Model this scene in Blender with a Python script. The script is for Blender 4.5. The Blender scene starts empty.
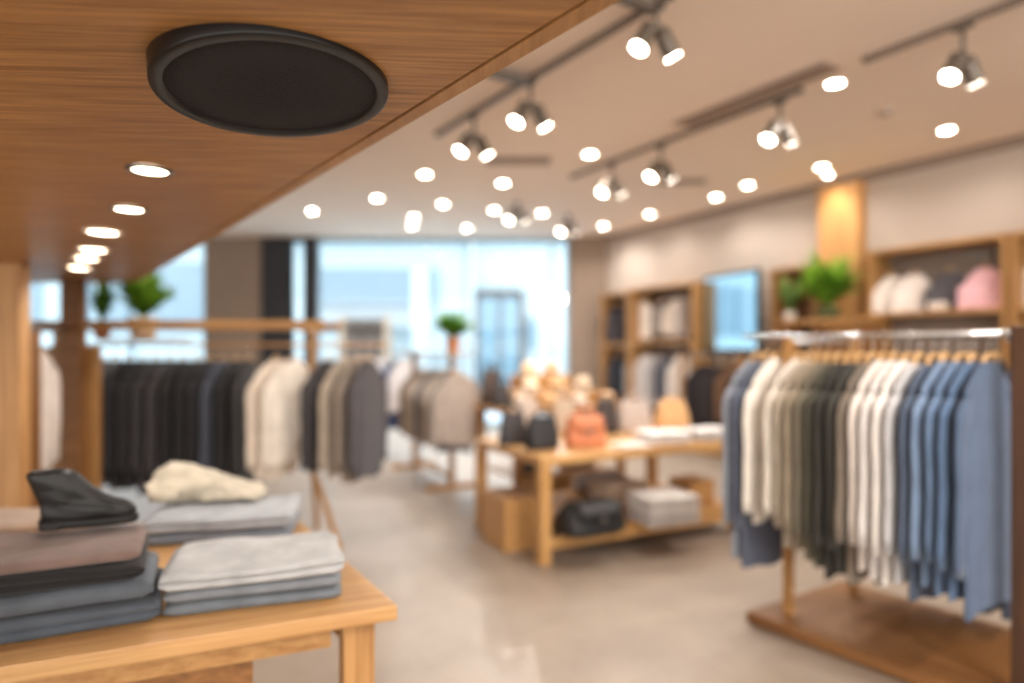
import bpy, bmesh, math, random
from mathutils import Vector, Matrix, noise
PI = math.pi
C = bpy.context.scene.collection
H, F, HZ = 1.55, 660.0, 348.0          # eye height, focal length in pixels, horizon row
CEIL = 3.7

# ------------------------------------------------------------------ helpers
def gp(px, py, z=0.0):                   # point of a horizontal plane seen at a pixel
    y = F * (H - z) / (py - HZ)
    return Vector(((px - 512) / F * y, y, z))
def dp(px, py, y):                       # point at a given depth
    return Vector(((px - 512) / F * y, y, H - (py - HZ) / F * y))

def lin(c):
    c = c / 255.0
    return c / 12.92 if c <= 0.04045 else ((c + 0.055) / 1.055) ** 2.4
def rgb(c):
    return (lin(c[0]), lin(c[1]), lin(c[2]), 1.0)

MATS = {}
def nodes(name):
    m = bpy.data.materials.new(name); m.use_nodes = True
    nt = m.node_tree; b = nt.nodes['Principled BSDF']
    return m, nt, b
def fabric(c, scale=9.0, var=0.12, rough=0.95):
    key = ('fab', tuple(c), scale, var)
    if key in MATS: return MATS[key]
    m, nt, b = nodes('fabric_%d_%d_%d' % tuple(c))
    tc = nt.nodes.new('ShaderNodeTexCoord')
    n = nt.nodes.new('ShaderNodeTexNoise'); n.inputs['Scale'].default_value = scale; n.inputs['Detail'].default_value = 5
    nt.links.new(tc.outputs['Object'], n.inputs['Vector'])
    r = nt.nodes.new('ShaderNodeValToRGB')
    k = rgb(c)
    r.color_ramp.elements[0].position = 0.3; r.color_ramp.elements[1].position = 0.75
    r.color_ramp.elements[0].color = (k[0]*(1-var), k[1]*(1-var), k[2]*(1-var), 1)
    r.color_ramp.elements[1].color = (min(1, k[0]*(1+var)), min(1, k[1]*(1+var)), min(1, k[2]*(1+var)), 1)
    nt.links.new(n.outputs['Fac'], r.inputs['Fac']); nt.links.new(r.outputs['Color'], b.inputs['Base Color'])
    w = nt.nodes.new('ShaderNodeTexNoise'); w.inputs['Scale'].default_value = 420
    nt.links.new(tc.outputs['Object'], w.inputs['Vector'])
    bp = nt.nodes.new('ShaderNodeBump'); bp.inputs['Strength'].default_value = 0.25; bp.inputs['Distance'].default_value = 0.002
    nt.links.new(w.outputs['Fac'], bp.inputs['Height']); nt.links.new(bp.outputs['Normal'], b.inputs['Normal'])
    b.inputs['Roughness'].default_value = rough
    b.inputs['Sheen Weight'].default_value = 0.15
    MATS[key] = m
    return m
def wood(name, c1, c2, scale=(1.2, 26, 26), rough=0.45, fine=1.0, rot=0.0):
    if name in MATS: return MATS[name]
    m, nt, b = nodes(name)
    tc = nt.nodes.new('ShaderNodeTexCoord')
    mr_ = nt.nodes.new('ShaderNodeMapping'); mr_.inputs['Rotation'].default_value = (0, 0, rot)
    mp = nt.nodes.new('ShaderNodeMapping'); mp.inputs['Scale'].default_value = scale
    nt.links.new(tc.outputs['Object'], mr_.inputs['Vector']); nt.links.new(mr_.outputs['Vector'], mp.inputs['Vector'])
    n = nt.nodes.new('ShaderNodeTexNoise'); n.inputs['Scale'].default_value = 1.6; n.inputs['Detail'].default_value = 9; n.inputs['Roughness'].default_value = 0.62
    n.inputs['Distortion'].default_value = 0.35
    nt.links.new(mp.outputs['Vector'], n.inputs['Vector'])
    r = nt.nodes.new('ShaderNodeValToRGB')
    r.color_ramp.elements[0].position = 0.33; r.color_ramp.elements[1].position = 0.68
    r.color_ramp.elements[0].color = rgb(c1); r.color_ramp.elements[1].color = rgb(c2)
    nt.links.new(n.outputs['Fac'], r.inputs['Fac'])
    n2 = nt.nodes.new('ShaderNodeTexNoise'); n2.inputs['Scale'].default_value = 0.8
    nt.links.new(tc.outputs['Object'], n2.inputs['Vector'])
    mx = nt.nodes.new('ShaderNodeMixRGB'); mx.blend_type = 'MULTIPLY'; mx.inputs['Fac'].default_value = 0.3
    nt.links.new(r.outputs['Color'], mx.inputs['Color1']); nt.links.new(n2.outputs['Fac'], mx.inputs['Color2'])
    nt.links.new(mx.outputs['Color'], b.inputs['Base Color'])
    bp = nt.nodes.new('ShaderNodeBump'); bp.inputs['Strength'].default_value = 0.12 * fine; bp.inputs['Distance'].default_value = 0.003
    nt.links.new(n.outputs['Fac'], bp.inputs['Height']); nt.links.new(bp.outputs['Normal'], b.inputs['Normal'])
    b.inputs['Roughness'].default_value = rough
    MATS[name] = m
    return m
def plain(name, c, rough=0.6, metal=0.0, var=0.08, scale=6.0, bump=0.0):
    if name in MATS: return MATS[name]
    m, nt, b = nodes(name)
    tc = nt.nodes.new('ShaderNodeTexCoord')
    n = nt.nodes.new('ShaderNodeTexNoise'); n.inputs['Scale'].default_value = scale; n.inputs['Detail'].default_value = 4
    nt.links.new(tc.outputs['Object'], n.inputs['Vector'])
    r = nt.nodes.new('ShaderNodeValToRGB'); k = rgb(c)
    r.color_ramp.elements[0].color = (k[0]*(1-var), k[1]*(1-var), k[2]*(1-var), 1)
    r.color_ramp.elements[1].color = (min(1, k[0]*(1+var)), min(1, k[1]*(1+var)), min(1, k[2]*(1+var)), 1)
    nt.links.new(n.outputs['Fac'], r.inputs['Fac']); nt.links.new(r.outputs['Color'], b.inputs['Base Color'])
    if bump:
        bp = nt.nodes.new('ShaderNodeBump'); bp.inputs['Strength'].default_value = bump; bp.inputs['Distance'].default_value = 0.01
        nt.links.new(n.outputs['Fac'], bp.inputs['Height']); nt.links.new(bp.outputs['Normal'], b.inputs['Normal'])
    b.inputs['Roughness'].default_value = rough; b.inputs['Metallic'].default_value = metal
    MATS[name] = m
    return m
def glow(name, c, s):
    if name in MATS: return MATS[name]
    m, nt, b = nodes(name)
    b.inputs['Base Color'].default_value = rgb(c)
    b.inputs['Emission Color'].default_value = rgb(c); b.inputs['Emission Strength'].default_value = s
    MATS[name] = m
    return m
def leafmat(name, c1, c2):
    if name in MATS: return MATS[name]
    m, nt, b = nodes(name)
    tc = nt.nodes.new('ShaderNodeTexCoord')
    n = nt.nodes.new('ShaderNodeTexNoise'); n.inputs['Scale'].default_value = 7; n.inputs['Detail'].default_value = 3
    nt.links.new(tc.outputs['Object'], n.inputs['Vector'])
    r = nt.nodes.new('ShaderNodeValToRGB'); r.color_ramp.elements[0].position = .35; r.color_ramp.elements[1].position = .65
    r.color_ramp.elements[0].color = rgb(c1); r.color_ramp.elements[1].color = rgb(c2)
    nt.links.new(n.outputs['Fac'], r.inputs['Fac']); nt.links.new(r.outputs['Color'], b.inputs['Base Color'])
    b.inputs['Roughness'].default_value = 0.5
    b.inputs['Subsurface Weight'].default_value = 0.0
    t = nt.nodes.new('ShaderNodeBsdfTranslucent'); nt.links.new(r.outputs['Color'], t.inputs['Color'])
    ms = nt.nodes.new('ShaderNodeMixShader'); ms.inputs['Fac'].default_value = 0.5
    out = nt.nodes['Material Output']
    nt.links.new(b.outputs['BSDF'], ms.inputs[1]); nt.links.new(t.outputs['BSDF'], ms.inputs[2]); nt.links.new(ms.outputs['Shader'], out.inputs['Surface'])
    MATS[name] = m
    return m
def glassmat():
    if 'pane_glass' in MATS: return MATS['pane_glass']
    m = bpy.data.materials.new('pane_glass'); m.use_nodes = True
    nt = m.node_tree; nt.nodes.clear()
    o = nt.nodes.new('ShaderNodeOutputMaterial')
    t = nt.nodes.new('ShaderNodeBsdfTransparent'); t.inputs['Color'].default_value = (.93, .97, 1, 1)
    g = nt.nodes.new('ShaderNodeBsdfGlossy'); g.inputs['Roughness'].default_value = 0.02
    lw = nt.nodes.new('ShaderNodeFresnel'); lw.inputs['IOR'].default_value = 1.6
    ms = nt.nodes.new('ShaderNodeMixShader')
    ge = nt.nodes.new('ShaderNodeNewGeometry'); mu_ = nt.nodes.new('ShaderNodeMath'); mu_.operation = 'SUBTRACT'; mu_.use_clamp = True
    nt.links.new(lw.outputs['Fac'], mu_.inputs[0]); nt.links.new(ge.outputs['Backfacing'], mu_.inputs[1])
    nt.links.new(mu_.outputs['Value'], ms.inputs['Fac']); nt.links.new(t.outputs['BSDF'], ms.inputs[1]); nt.links.new(g.outputs['BSDF'], ms.inputs[2])
    nt.links.new(ms.outputs['Shader'], o.inputs['Surface'])
    MATS['pane_glass'] = m
    return m

# ---- mesh building
def new(): return bmesh.new()
def add_box(bm, c, s, rz=0.0, bev=0.0, M=None):
    r = bmesh.ops.create_cube(bm, size=1.0)
    vs = r['verts']
    bmesh.ops.scale(bm, vec=s, verts=vs)
    if bev > 0:
        es = list({e for v in vs for e in v.link_edges})
        rr = bmesh.ops.bevel(bm, geom=es, offset=bev, segments=2, affect='EDGES', profile=0.6)
        vs = list({v for v in rr['verts']} | {v for f in rr['faces'] for v in f.verts} | {v for v in vs if v.is_valid})
    mat = Matrix.Translation(Vector(c)) @ Matrix.Rotation(rz, 4, 'Z')
    if M is not None: mat = M @ mat
    bmesh.ops.transform(bm, matrix=mat, verts=vs)
    return bm
def box(c, s, rz=0.0, bev=0.004): return add_box(new(), c, s, rz, bev)
def add_loft(bm, rings, cap0=True, cap1=True, closed=True):
    vv = [[bm.verts.new(p) for p in r] for r in rings]
    n = len(rings[0])
    for a, b in zip(vv, vv[1:]):
        for i in range(n if closed else n - 1):
            j = (i + 1) % n
            try: bm.faces.new((a[i], a[j], b[j], b[i]))
            except ValueError: pass
    if cap0: bm.faces.new(list(reversed(vv[0])))
    if cap1: bm.faces.new(vv[-1])
    return bm
def add_tube(bm, path, r, seg=8, caps=True, flat=1.0, up=None):
    path = [Vector(p) for p in path]
    rs = r if isinstance(r, (list, tuple)) else [r] * len(path)
    rings = []
    pu = Vector(up) if up else None
    for i, p in enumerate(path):
        t = (path[min(i + 1, len(path) - 1)] - path[max(i - 1, 0)]).normalized()
        if pu is None:
            pu = Vector((0, 0, 1)) if abs(t.z) < 0.9 else Vector((1, 0, 0))
        a = t.cross(pu)
        if a.length < 1e-4: a = t.cross(Vector((0.3, 1, 0.2)))
        a.normalize(); b = a.cross(t).normalized()
        if up is None: pu = b
        rings.append([p + a * (math.cos(2 * PI * k / seg) * rs[i]) + b * (math.sin(2 * PI * k / seg) * rs[i] * flat) for k in range(seg)])
    return add_loft(bm, rings, caps, caps)
def add_lathe(bm, prof, seg=32, c=(0, 0, 0), caps=(False, False), sx=1.0, sy=1.0):
    rings = [[Vector((c[0] + sx * r * math.cos(2 * PI * k / seg), c[1] + sy * r * math.sin(2 * PI * k / seg), c[2] + z)) for k in range(seg)] for r, z in prof]
    return add_loft(bm, rings, caps[0], caps[1])
def prism(pts, z0, z1, bev=0.0):
    bm = new()
    lo = [bm.verts.new((p[0], p[1], z0)) for p in pts]; hi = [bm.verts.new((p[0], p[1], z1)) for p in pts]
    n = len(pts)
    for i in range(n):
        j = (i + 1) % n
        bm.faces.new((lo[i], lo[j], hi[j], hi[i]))
    bm.faces.new(list(reversed(lo))); bm.faces.new(hi)
    if bev:
        bmesh.ops.bevel(bm, geom=list(bm.edges), offset=bev, segments=2, affect='EDGES', profile=0.6)
    return bm
def obj(name, bm, m, parent=None, smooth=False, loc=None):
    bmesh.ops.recalc_face_normals(bm, faces=bm.faces[:])
    me = bpy.data.meshes.new(name); bm.to_mesh(me); bm.free()
    if smooth:
        for p in me.polygons: p.use_smooth = True
    me.materials.append(m)
    o = bpy.data.objects.new(name, me); C.objects.link(o)
    if parent is not None: o.parent = parent
    if loc is not None: o.location = loc
    return o
def tag(o, label, cat, group=None, kind=None):
    o['label'] = label; o['category'] = cat
    if group: o['group'] = group
    if kind: o['kind'] = kind
    return o
def thing(name, label, cat, loc=(0, 0, 0), rz=0.0, group=None, kind=None):
    o = bpy.data.objects.new(name, None); C.objects.link(o)
    o.location = loc; o.rotation_euler = (0, 0, rz); o.empty_display_size = 0.05
    return tag(o, label, cat, group, kind)
def struct(name, bm, m, label=None, parent=None, smooth=False):
    o = obj(name, bm, m, parent, smooth)
    if parent is None:
        o['kind'] = 'structure'
        if label: o['label'] = label; o['category'] = 'room'
    return o

# ------------------------------------------------------------------ materials
OAK = wood('oak', (168, 118, 66), (208, 160, 102))
OAKV = wood('oak_upright', (160, 112, 62), (200, 152, 96), scale=(26, 26, 1.2))
OAKD = wood('oak_dark', (120, 78, 40), (160, 110, 62))
CANOPY = wood('canopy_veneer', (154, 108, 60), (222, 168, 106), scale=(2.2, 60, 60), rough=0.42, rot=math.radians(-4))
BAND = wood('canopy_band', (182, 134, 82), (212, 162, 106), scale=(30, 2, 30), rough=0.42)
WALNUT = wood('walnut', (58, 36, 22), (88, 56, 34), scale=(26, 26, 1.2))
HANGW = wood('hanger_wood', (196, 148, 92), (226, 182, 124), scale=(3, 40, 40))
CHROME = plain('chrome', (205, 205, 205), 0.18, 1.0, 0.03)
STEEL = plain('brushed_steel', (150, 148, 145), 0.35, 1.0, 0.05)
BLACKM = plain('black_metal', (28, 29, 31), 0.42, 0.2)
TRACKM = plain('track_grey', (112, 98, 88), 0.5, 0.0)
HEADM = plain('lamp_housing_grey', (92, 82, 72), 0.45, 0.2)
WHITEM = plain('white_trim', (235, 228, 220), 0.5)
WALLM = plain('wall_paint', (182, 168, 156), 0.85, 0, 0.05, 1.5)
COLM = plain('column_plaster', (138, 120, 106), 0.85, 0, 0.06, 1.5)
CEILM = plain('ceiling_paint', (240, 224, 209), 0.9, 0, 0.03, 1.0)
DARKP = plain('dark_panel', (30, 30, 36), 0.6)
LENS = glow('lamp_lens', (255, 240, 220), 26.0)
LENSC = glow('canopy_lamp_lens', (255, 232, 200), 12.0)
TERRA = plain('terracotta', (176, 120, 84), 0.8)
POTW = plain('pale_pot', (214, 190, 162), 0.6)
SOIL = plain('soil', (52, 38, 28), 0.95, 0, 0.3, 40)
LEATHER = plain('black_leather', (14, 13, 14), 0.45, 0, 0.2, 14, 0.4)
SOLE = plain('rubber_sole', (20, 19, 20), 0.6)

# ------------------------------------------------------------------ world, camera
w = bpy.data.worlds.new('World'); bpy.context.scene.world = w; w.use_nodes = True
nt = w.node_tree; bg = nt.nodes['Background']
tc = nt.nodes.new('ShaderNodeTexCoord'); sp = nt.nodes.new('ShaderNodeSeparateXYZ')
nt.links.new(tc.outputs['Generated'], sp.inputs['Vector'])
rp = nt.nodes.new('ShaderNodeValToRGB')
rp.color_ramp.elements[0].position = 0.40; rp.color_ramp.elements[0].color = (3.4, 3.2, 2.95, 1)
rp.color_ramp.elements[1].position = 0.60; rp.color_ramp.elements[1].color = (5.6, 6.4, 6.9, 1)
mr = nt.nodes.new('ShaderNodeMapRange'); mr.inputs['From Min'].default_value = -1; mr.inputs['From Max'].default_value = 1
nt.links.new(sp.outputs['Y'], mr.inputs['Value']); nt.links.new(mr.outputs['Result'], rp.inputs['Fac'])
nt.links.new(rp.outputs['Color'], bg.inputs['Color']); bg.inputs['Strength'].default_value = 0.75

cd = bpy.data.cameras.new('camera'); cam = bpy.data.objects.new('camera', cd); C.objects.link(cam)
cam.location = (0, 0, H); cam.rotation_euler = (PI / 2, 0, 0)
cd.sensor_width = 36.0; cd.lens = F / 1024 * 36.0; cd.shift_y = (HZ - 341.5) / 1024
cd.clip_start = 0.05
cd.dof.use_dof = True; cd.dof.focus_distance = 1.22; cd.dof.aperture_fstop = 0.85
bpy.context.scene.camera = cam
sc = bpy.context.scene
sc.view_settings.view_transform = 'Standard'; sc.view_settings.look = 'None'; sc.view_settings.exposure = 0.58
sc.cycles.use_denoising = True
sc.cycles.max_bounces = 7; sc.cycles.diffuse_bounces = 4; sc.cycles.glossy_bounces = 3; sc.cycles.transparent_max_bounces = 8
sc.cycles.sample_clamp_indirect = 6.0
sc.cycles.caustics_reflective = False; sc.cycles.caustics_refractive = False

# ------------------------------------------------------------------ setting
YB = 12.8
def wx(y): return 8.887 - 0.558 * y      # right wall line
FLX = 17.0
# floor
fm, nt, b = nodes('floor_tiles')
tc = nt.nodes.new('ShaderNodeTexCoord'); mp = nt.nodes.new('ShaderNodeMapping'); mp.inputs['Rotation'].default_value = (0, 0, math.radians(-29))
nt.links.new(tc.outputs['Object'], mp.inputs['Vector'])
br = nt.nodes.new('ShaderNodeTexBrick'); br.inputs['Scale'].default_value = 1.0
br.inputs['Brick Width'].default_value = 1.2; br.inputs['Row Height'].default_value = 0.6; br.inputs['Mortar Size'].default_value = 0.005; br.inputs['Mortar Smooth'].default_value = 0.3
br.inputs['Color1'].default_value = rgb((149, 134, 120)); br.inputs['Color2'].default_value = rgb((149, 134, 120)); br.inputs['Mortar'].default_value = rgb((140, 125, 112))
nt.links.new(mp.outputs['Vector'], br.inputs['Vector'])
n = nt.nodes.new('ShaderNodeTexNoise'); n.inputs['Scale'].default_value = 2.3; n.inputs['Detail'].default_value = 8; n.inputs['Roughness'].default_value = .65
nt.links.new(tc.outputs['Object'], n.inputs['Vector'])
mx = nt.nodes.new('ShaderNodeMixRGB'); mx.blend_type = 'OVERLAY'; mx.inputs['Fac'].default_value = 0.35
nt.links.new(br.outputs['Color'], mx.inputs['Color1']); nt.links.new(n.outputs['Fac'], mx.inputs['Color2']); nt.links.new(mx.outputs['Color'], b.inputs['Base Color'])
b.inputs['Roughness'].default_value = 0.42
poly = [(-11, -4), (wx(-4) + 0.1, -4), (wx(YB) + 0.05, YB + 0.1), (-11, YB + 0.1)]
struct('floor', prism(poly, -0.1, 0.0), fm, 'pale warm grey large-format stone tile floor')
struct('ceiling', prism(poly, CEIL, CEIL + 0.12), CEILM, 'off-white plaster shop ceiling')
# right wall
a = Vector((wx(-4), -4)); c_ = Vector((wx(YB), YB)); nn = Vector((0.873, 0.487))
struct('wall_right', prism([a, a + nn * .15, c_ + nn * .15, c_], 0, CEIL), WALLM, 'warm beige painted wall behind the wood shelving')
struct('wall_left', prism([(-11, -4), (-10.9, -4), (-10.9, YB), (-11, YB)], 0, CEIL), WALLM)
cu = Vector((-0.487, 0.873)); cn = Vector((-0.873, -0.487))
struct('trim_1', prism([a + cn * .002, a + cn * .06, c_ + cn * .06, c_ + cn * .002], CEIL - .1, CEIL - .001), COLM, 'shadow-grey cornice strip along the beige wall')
struct('baseboard_right', prism([a + cn * .001, a + cn * .018, c_ + cn * .018, c_ + cn * .001], 0.001, .1), OAKD)
# back wall
def bx_(px): return (px - 512) / F * YB
def bpiece(name, x0, x1, z0, z1, m, d=.2, y=YB, label=None):
    return struct(name, box(((bx_(x0) + bx_(x1)) / 2, y + d / 2, (z0 + z1) / 2), (bx_(x1) - bx_(x0), d, z1 - z0), 0, 0), m, label)
bpiece('wall_back', 205, 262, 0, CEIL, COLM, label='grey-brown wall strip between the shop windows')
bpiece('wall_back.001', 569, 606, 0, CEIL, COLM, .3, YB - .15, label='grey-brown column at the corner by the shop window')
bpiece('wall_back.002', 262, 290, 0, CEIL, DARKP, .25, YB - .05, label='near-black vertical wall panel beside the shop window')
def window(name, x0, x1, mull, m, label):
    X0, X1 = bx_(x0), bx_(x1)
    bm = new(); t = .05
    for x in [X0 + t / 2, X1 - t / 2] + [bx_(q) for q in mull]:
        add_box(bm, (x, YB + .08, CEIL / 2), (t, .08, CEIL - .002))
    add_box(bm, ((X0 + X1) / 2, YB + .08, .06), (X1 - X0 - .001, .079, .118)); add_box(bm, ((X0 + X1) / 2, YB + .08, CEIL - .05), (X1 - X0 - .001, .079, .098))
    o = struct(name, bm, m, label)
    g = obj('window_pane', box(((X0 + X1) / 2, YB + .08, CEIL / 2), (X1 - X0 - .06, .012, CEIL - .2), 0, 0), glassmat(), o)
    return o
FRAMEB = plain('window_frame_pale', (150, 172, 186), 0.5)
window('window_1', -60, 205, [60, 130], FRAMEB, 'tall shop window beyond the wooden alcove')
window('window_2', 290, 305, [], DARKP, 'narrow glazed strip between two dark uprights')
window('window_3', 317, 569, [468, 552], FRAMEB, 'wide floor-to-ceiling shop window looking out on a pale shopfront')
bpiece('trim_2', 305, 317, 0, CEIL, DARKP, .25, YB - .05, label='near-black window post beside the wide shop window')
# outside
struct('exterior_pavement', box((-3, 21, -.06), (34, 16, .1), 0, 0), plain('pavement', (176, 186, 194), .6), 'pale paving outside the shop window')

def shopfront():
    Y = 19.5
    def X(px): return (px - 512) / F * Y
    def Z(py): return H - (py - HZ) / F * Y
    pale = plain('shopfront_pale', (186, 208, 218), .6); mid = plain('shopfront_grey_blue', (132, 156, 172), .6)
    dk = plain('shopfront_dark', (50, 36, 28), .6); fr = plain('shopfront_frame', (78, 80, 84), .5)
    t = thing('shopfront_building', 'pale blue-white shopfront with grey fascia and brown doorway across the street', 'building', (X(430), Y, 0))
    inv = Matrix.Translation(-Vector((X(430), Y, 0)))
    def part(name, px0, px1, py0, py1, m, y=0, d=.3, par=t):
        bm = new(); z0 = max(0, Z(py1)); z1 = Z(py0)
        add_box(bm, ((X(px0) + X(px1)) / 2, Y + y + d / 2, (z0 + z1) / 2), (X(px1) - X(px0), d, z1 - z0), M=inv)
        return obj(name, bm, m, par)
    part('facade_wall', -160, 640, 200, 420, pale, 0.3, .6)
    part('fascia', 318, 436, 268, 306, mid, 0.0)
    part('display_bay', 318, 412, 308, 330, plain('bay_grey', (158, 174, 184), .6), 0.05)
    part('cornice', -160, 640, 226, 240, plain('cornice_white', (200, 220, 230), .6), -.15, .45)
    part('door', 345, 384, 319, 412, dk, -.04)
    part('door_frame', 384, 390, 316, 412, plain('door_frame_tan', (170, 150, 130), .6), -.06)
    part('door_frame', 339, 345, 316, 412, plain('door_frame_tan', (170, 150, 130), .6), -.06)
    part('pilaster', 412, 428, 268, 412, plain('pilaster_white', (198, 218, 228), .6), -.05)
    part('pilaster', 470, 474, 240, 412, plain('pilaster_white', (198, 218, 228), .6), -.05)
    f = part('window_frame', 474, 524, 290, 412, fr, 0.0)
    part('window_pane', 480, 498, 298, 405, plain('pane_teal', (116, 152, 172), .2), -.03, .05, f)
    part('window_pane', 502, 518, 298, 405, plain('pane_teal', (116, 152, 172), .2), -.03, .05, f)
    part('wall_sign', 526, 536, 318, 350, plain('sign_blue', (104, 140, 160), .5), 0.1)
    for px in (20, 70, 110, 160, 188):
        part('window_pane', px - 14, px + 14, 262, 330, mid, 0.15)
shopfront()

# wood-clad column on the right wall with its lamp above
def wall_local(): return (Vector((wx(6.0), 6.0, 0)), math.atan2(0.873, -0.487))
WO, WR = wall_local()
def sw(px, off):                         # distance along the right wall for a pixel column
    k = (px - 512) / F
    ox, oy = WO.x - 0.873 * off, WO.y - 0.487 * off
    return (k * oy - ox) / (-0.487 - k * 0.873)
def ypt(s, off): return WO.y + 0.873 * s - 0.487 * off
def zw(py, s, off): return H - (py - HZ) / F * ypt(s, off)
def wpt(s, off, z=0): return Vector((WO.x - .487 * s - .873 * off, WO.y + .873 * s - .487 * off, z))
def wprism(s0, s1, o0, o1, z0, z1, bev=0.0):
    return prism([wpt(s0, o0)[:2], wpt(s1, o0)[:2], wpt(s1, o1)[:2], wpt(s0, o1)[:2]], z0, z1, bev)
s0, s1 = sw(858, .16), sw(818, .16)
struct('trim_3', wprism(s0, s1, .003, .16, 0.001, CEIL - .11), wood('column_oak', (196, 142, 84), (224, 172, 112), scale=(26, 26, 1.2)), 'oak-clad pillar against the beige wall under a small lamp')
SC0, SC1 = s0, s1

# ------------------------------------------------------------------ wooden canopy overhead
ZS = 2.05
def ex(y): return -0.2545 - 0.738 * (y - 1.5)
ed = Vector((-0.594, 0.805)); en = Vector((-0.805, -0.594))      # along the edge, inward
def edge_outline(inset):
    p0 = Vector((ex(-1.2), -1.2)) + en * inset
    yend = 5.08 - inset
    # corner, rounded
    k = (yend - p0.y) / ed.y; corner = p0 + ed * k
    A = corner - ed * 0.32; B = corner + Vector((-0.32, 0))
    pts = [p0]
    for i in range(9):
        t = i / 8
        pts.append(A * (1 - t) ** 2 + corner * 2 * t * (1 - t) + B * t * t)
    pts.append(Vector((-6.2 + inset * 0, yend)))
    return pts
outer = edge_outline(0.0); inner = edge_outline(0.032); inner2 = edge_outline(0.0385)
can = struct('ceiling_canopy', prism([*inner2, Vector((-6.2, -1.2))], ZS, ZS + .14), CANOPY, 'oak veneer canopy panel overhead holding the speaker')
struct('edge_band', prism([*outer, *reversed(inner)], ZS - .0015, ZS + .15), BAND, None, can)
struct('top_board', prism([*outer, Vector((-6.2, -1.2))], ZS + .152, ZS + .17), OAKD, None, can)

def speaker():
    c = gp(274, 94, ZS - .03)
    t = thing('ceiling_speaker', 'round black speaker with mesh grille set in the wooden canopy', 'speaker', (c.x, c.y, ZS - .001))
    R = .207
    t.rotation_euler = (math.radians(-3.6), math.radians(-4.8), 0)
    obj('rim', add_lathe(new(), [(R - .012, .026), (R - .004, .026), (R, .025), (R, -.027), (R - .0008, -.029), (R - .003, -.0302), (R - .021, -.0305), (R - .0225, -.0295), (R - .0245, -.022), (R - .03, -.02)], 128), plain('speaker_rim', (15, 17, 20), .33, .0), t, True)
    m, nt, b = nodes('speaker_mesh')
    tc = nt.nodes.new('ShaderNodeTexCoord'); v = nt.nodes.new('ShaderNodeTexVoronoi'); v.inputs['Scale'].default_value = 165; v.inputs['Randomness'].default_value = 0.15
    nt.links.new(tc.outputs['Object'], v.inputs['Vector'])
    r = nt.nodes.new('ShaderNodeValToRGB'); r.color_ramp.elements[0].position = .25; r.color_ramp.elements[0].color = (.0012, .0012, .0014, 1)
    r.color_ramp.elements[1].position = .5; r.color_ramp.elements[1].color = rgb((44, 43, 45))
    nt.links.new(v.outputs['Distance'], r.inputs['Fac']); nt.links.new(r.outputs['Color'], b.inputs['Base Color'])
    bp = nt.nodes.new('ShaderNodeBump'); bp.inputs['Strength'].default_value = .6; bp.inputs['Distance'].default_value = .002
    nt.links.new(v.outputs['Distance'], bp.inputs['Height']); nt.links.new(bp.outputs['Normal'], b.inputs['Normal'])
    b.inputs['Roughness'].default_value = .7; b.inputs['Specular IOR Level'].default_value = .25
    prof = [(0.0005, -.0285)] + [(R * .887 * q / 8, -.0285 + .004 * (q / 8) ** 3) for q in range(1, 9)]
    obj('grille', add_lathe(new(), prof, 96), m, t, True)
    obj('backing', add_lathe(new(), [(.0005, -.016), (R - .03, -.016)], 64), SOLE, t)
speaker()

LIGHTS = []
def spot(name, loc, energy, size=2.4, col=(1, .95, .89), radius=.05, aim=None, parent=None):
    l = bpy.data.lights.new(name, 'SPOT'); l.energy = energy; l.spot_size = size; l.spot_blend = .7; l.color = col; l.shadow_soft_size = radius
    o = bpy.data.objects.new(name, l); C.objects.link(o); o.location = loc
    if aim is not None:
        d = Vector(aim) - Vector(loc); o.rotation_euler = d.to_track_quat('-Z', 'Y').to_euler()
    if parent: o.parent = parent
    return o
def downlight(name, label, loc, r, lens, group, cat='downlight'):
    t = thing(name, label, cat, loc, 0, group)
    obj('trim_ring', add_lathe(new(), [(r * 1.32, -.0005), (r * 1.32, -.006), (r * 1.2, -.010), (r, -.008), (r * .96, -.002)], 32), STEEL if r < .05 else WHITEM, t, True)
    obj('lens', add_lathe(new(), [(.0005, -.006), (r * .6, -.0065), (r * .97, -.005)], 24), lens, t, True)
    return t
# canopy downlights
CL = [(150, 169, 'nearest the black speaker'), (129, 208, 'second from the black speaker'), (103, 231, 'third from the black speaker'),
      (93.5, 249, 'fourth from the black speaker'), (86.5, 257.5, 'fifth from the black speaker'), (79, 267, 'farthest from the black speaker')]
for i, (px, py, wh) in enumerate(CL):
    p = gp(px, py, ZS)
    downlight('recessed_downlight', 'small round lit downlight in the wooden canopy, ' + wh, (p.x, p.y, ZS - .0005), .046 + .012 * (i > 0) * (i != 1), LENSC, 'downlights in the wooden canopy')
    spot('canopy_lamp', (p.x, p.y, ZS - .03), 9 if i < 3 else 6, 2.5, aim=(p.x, p.y, 0))
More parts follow.
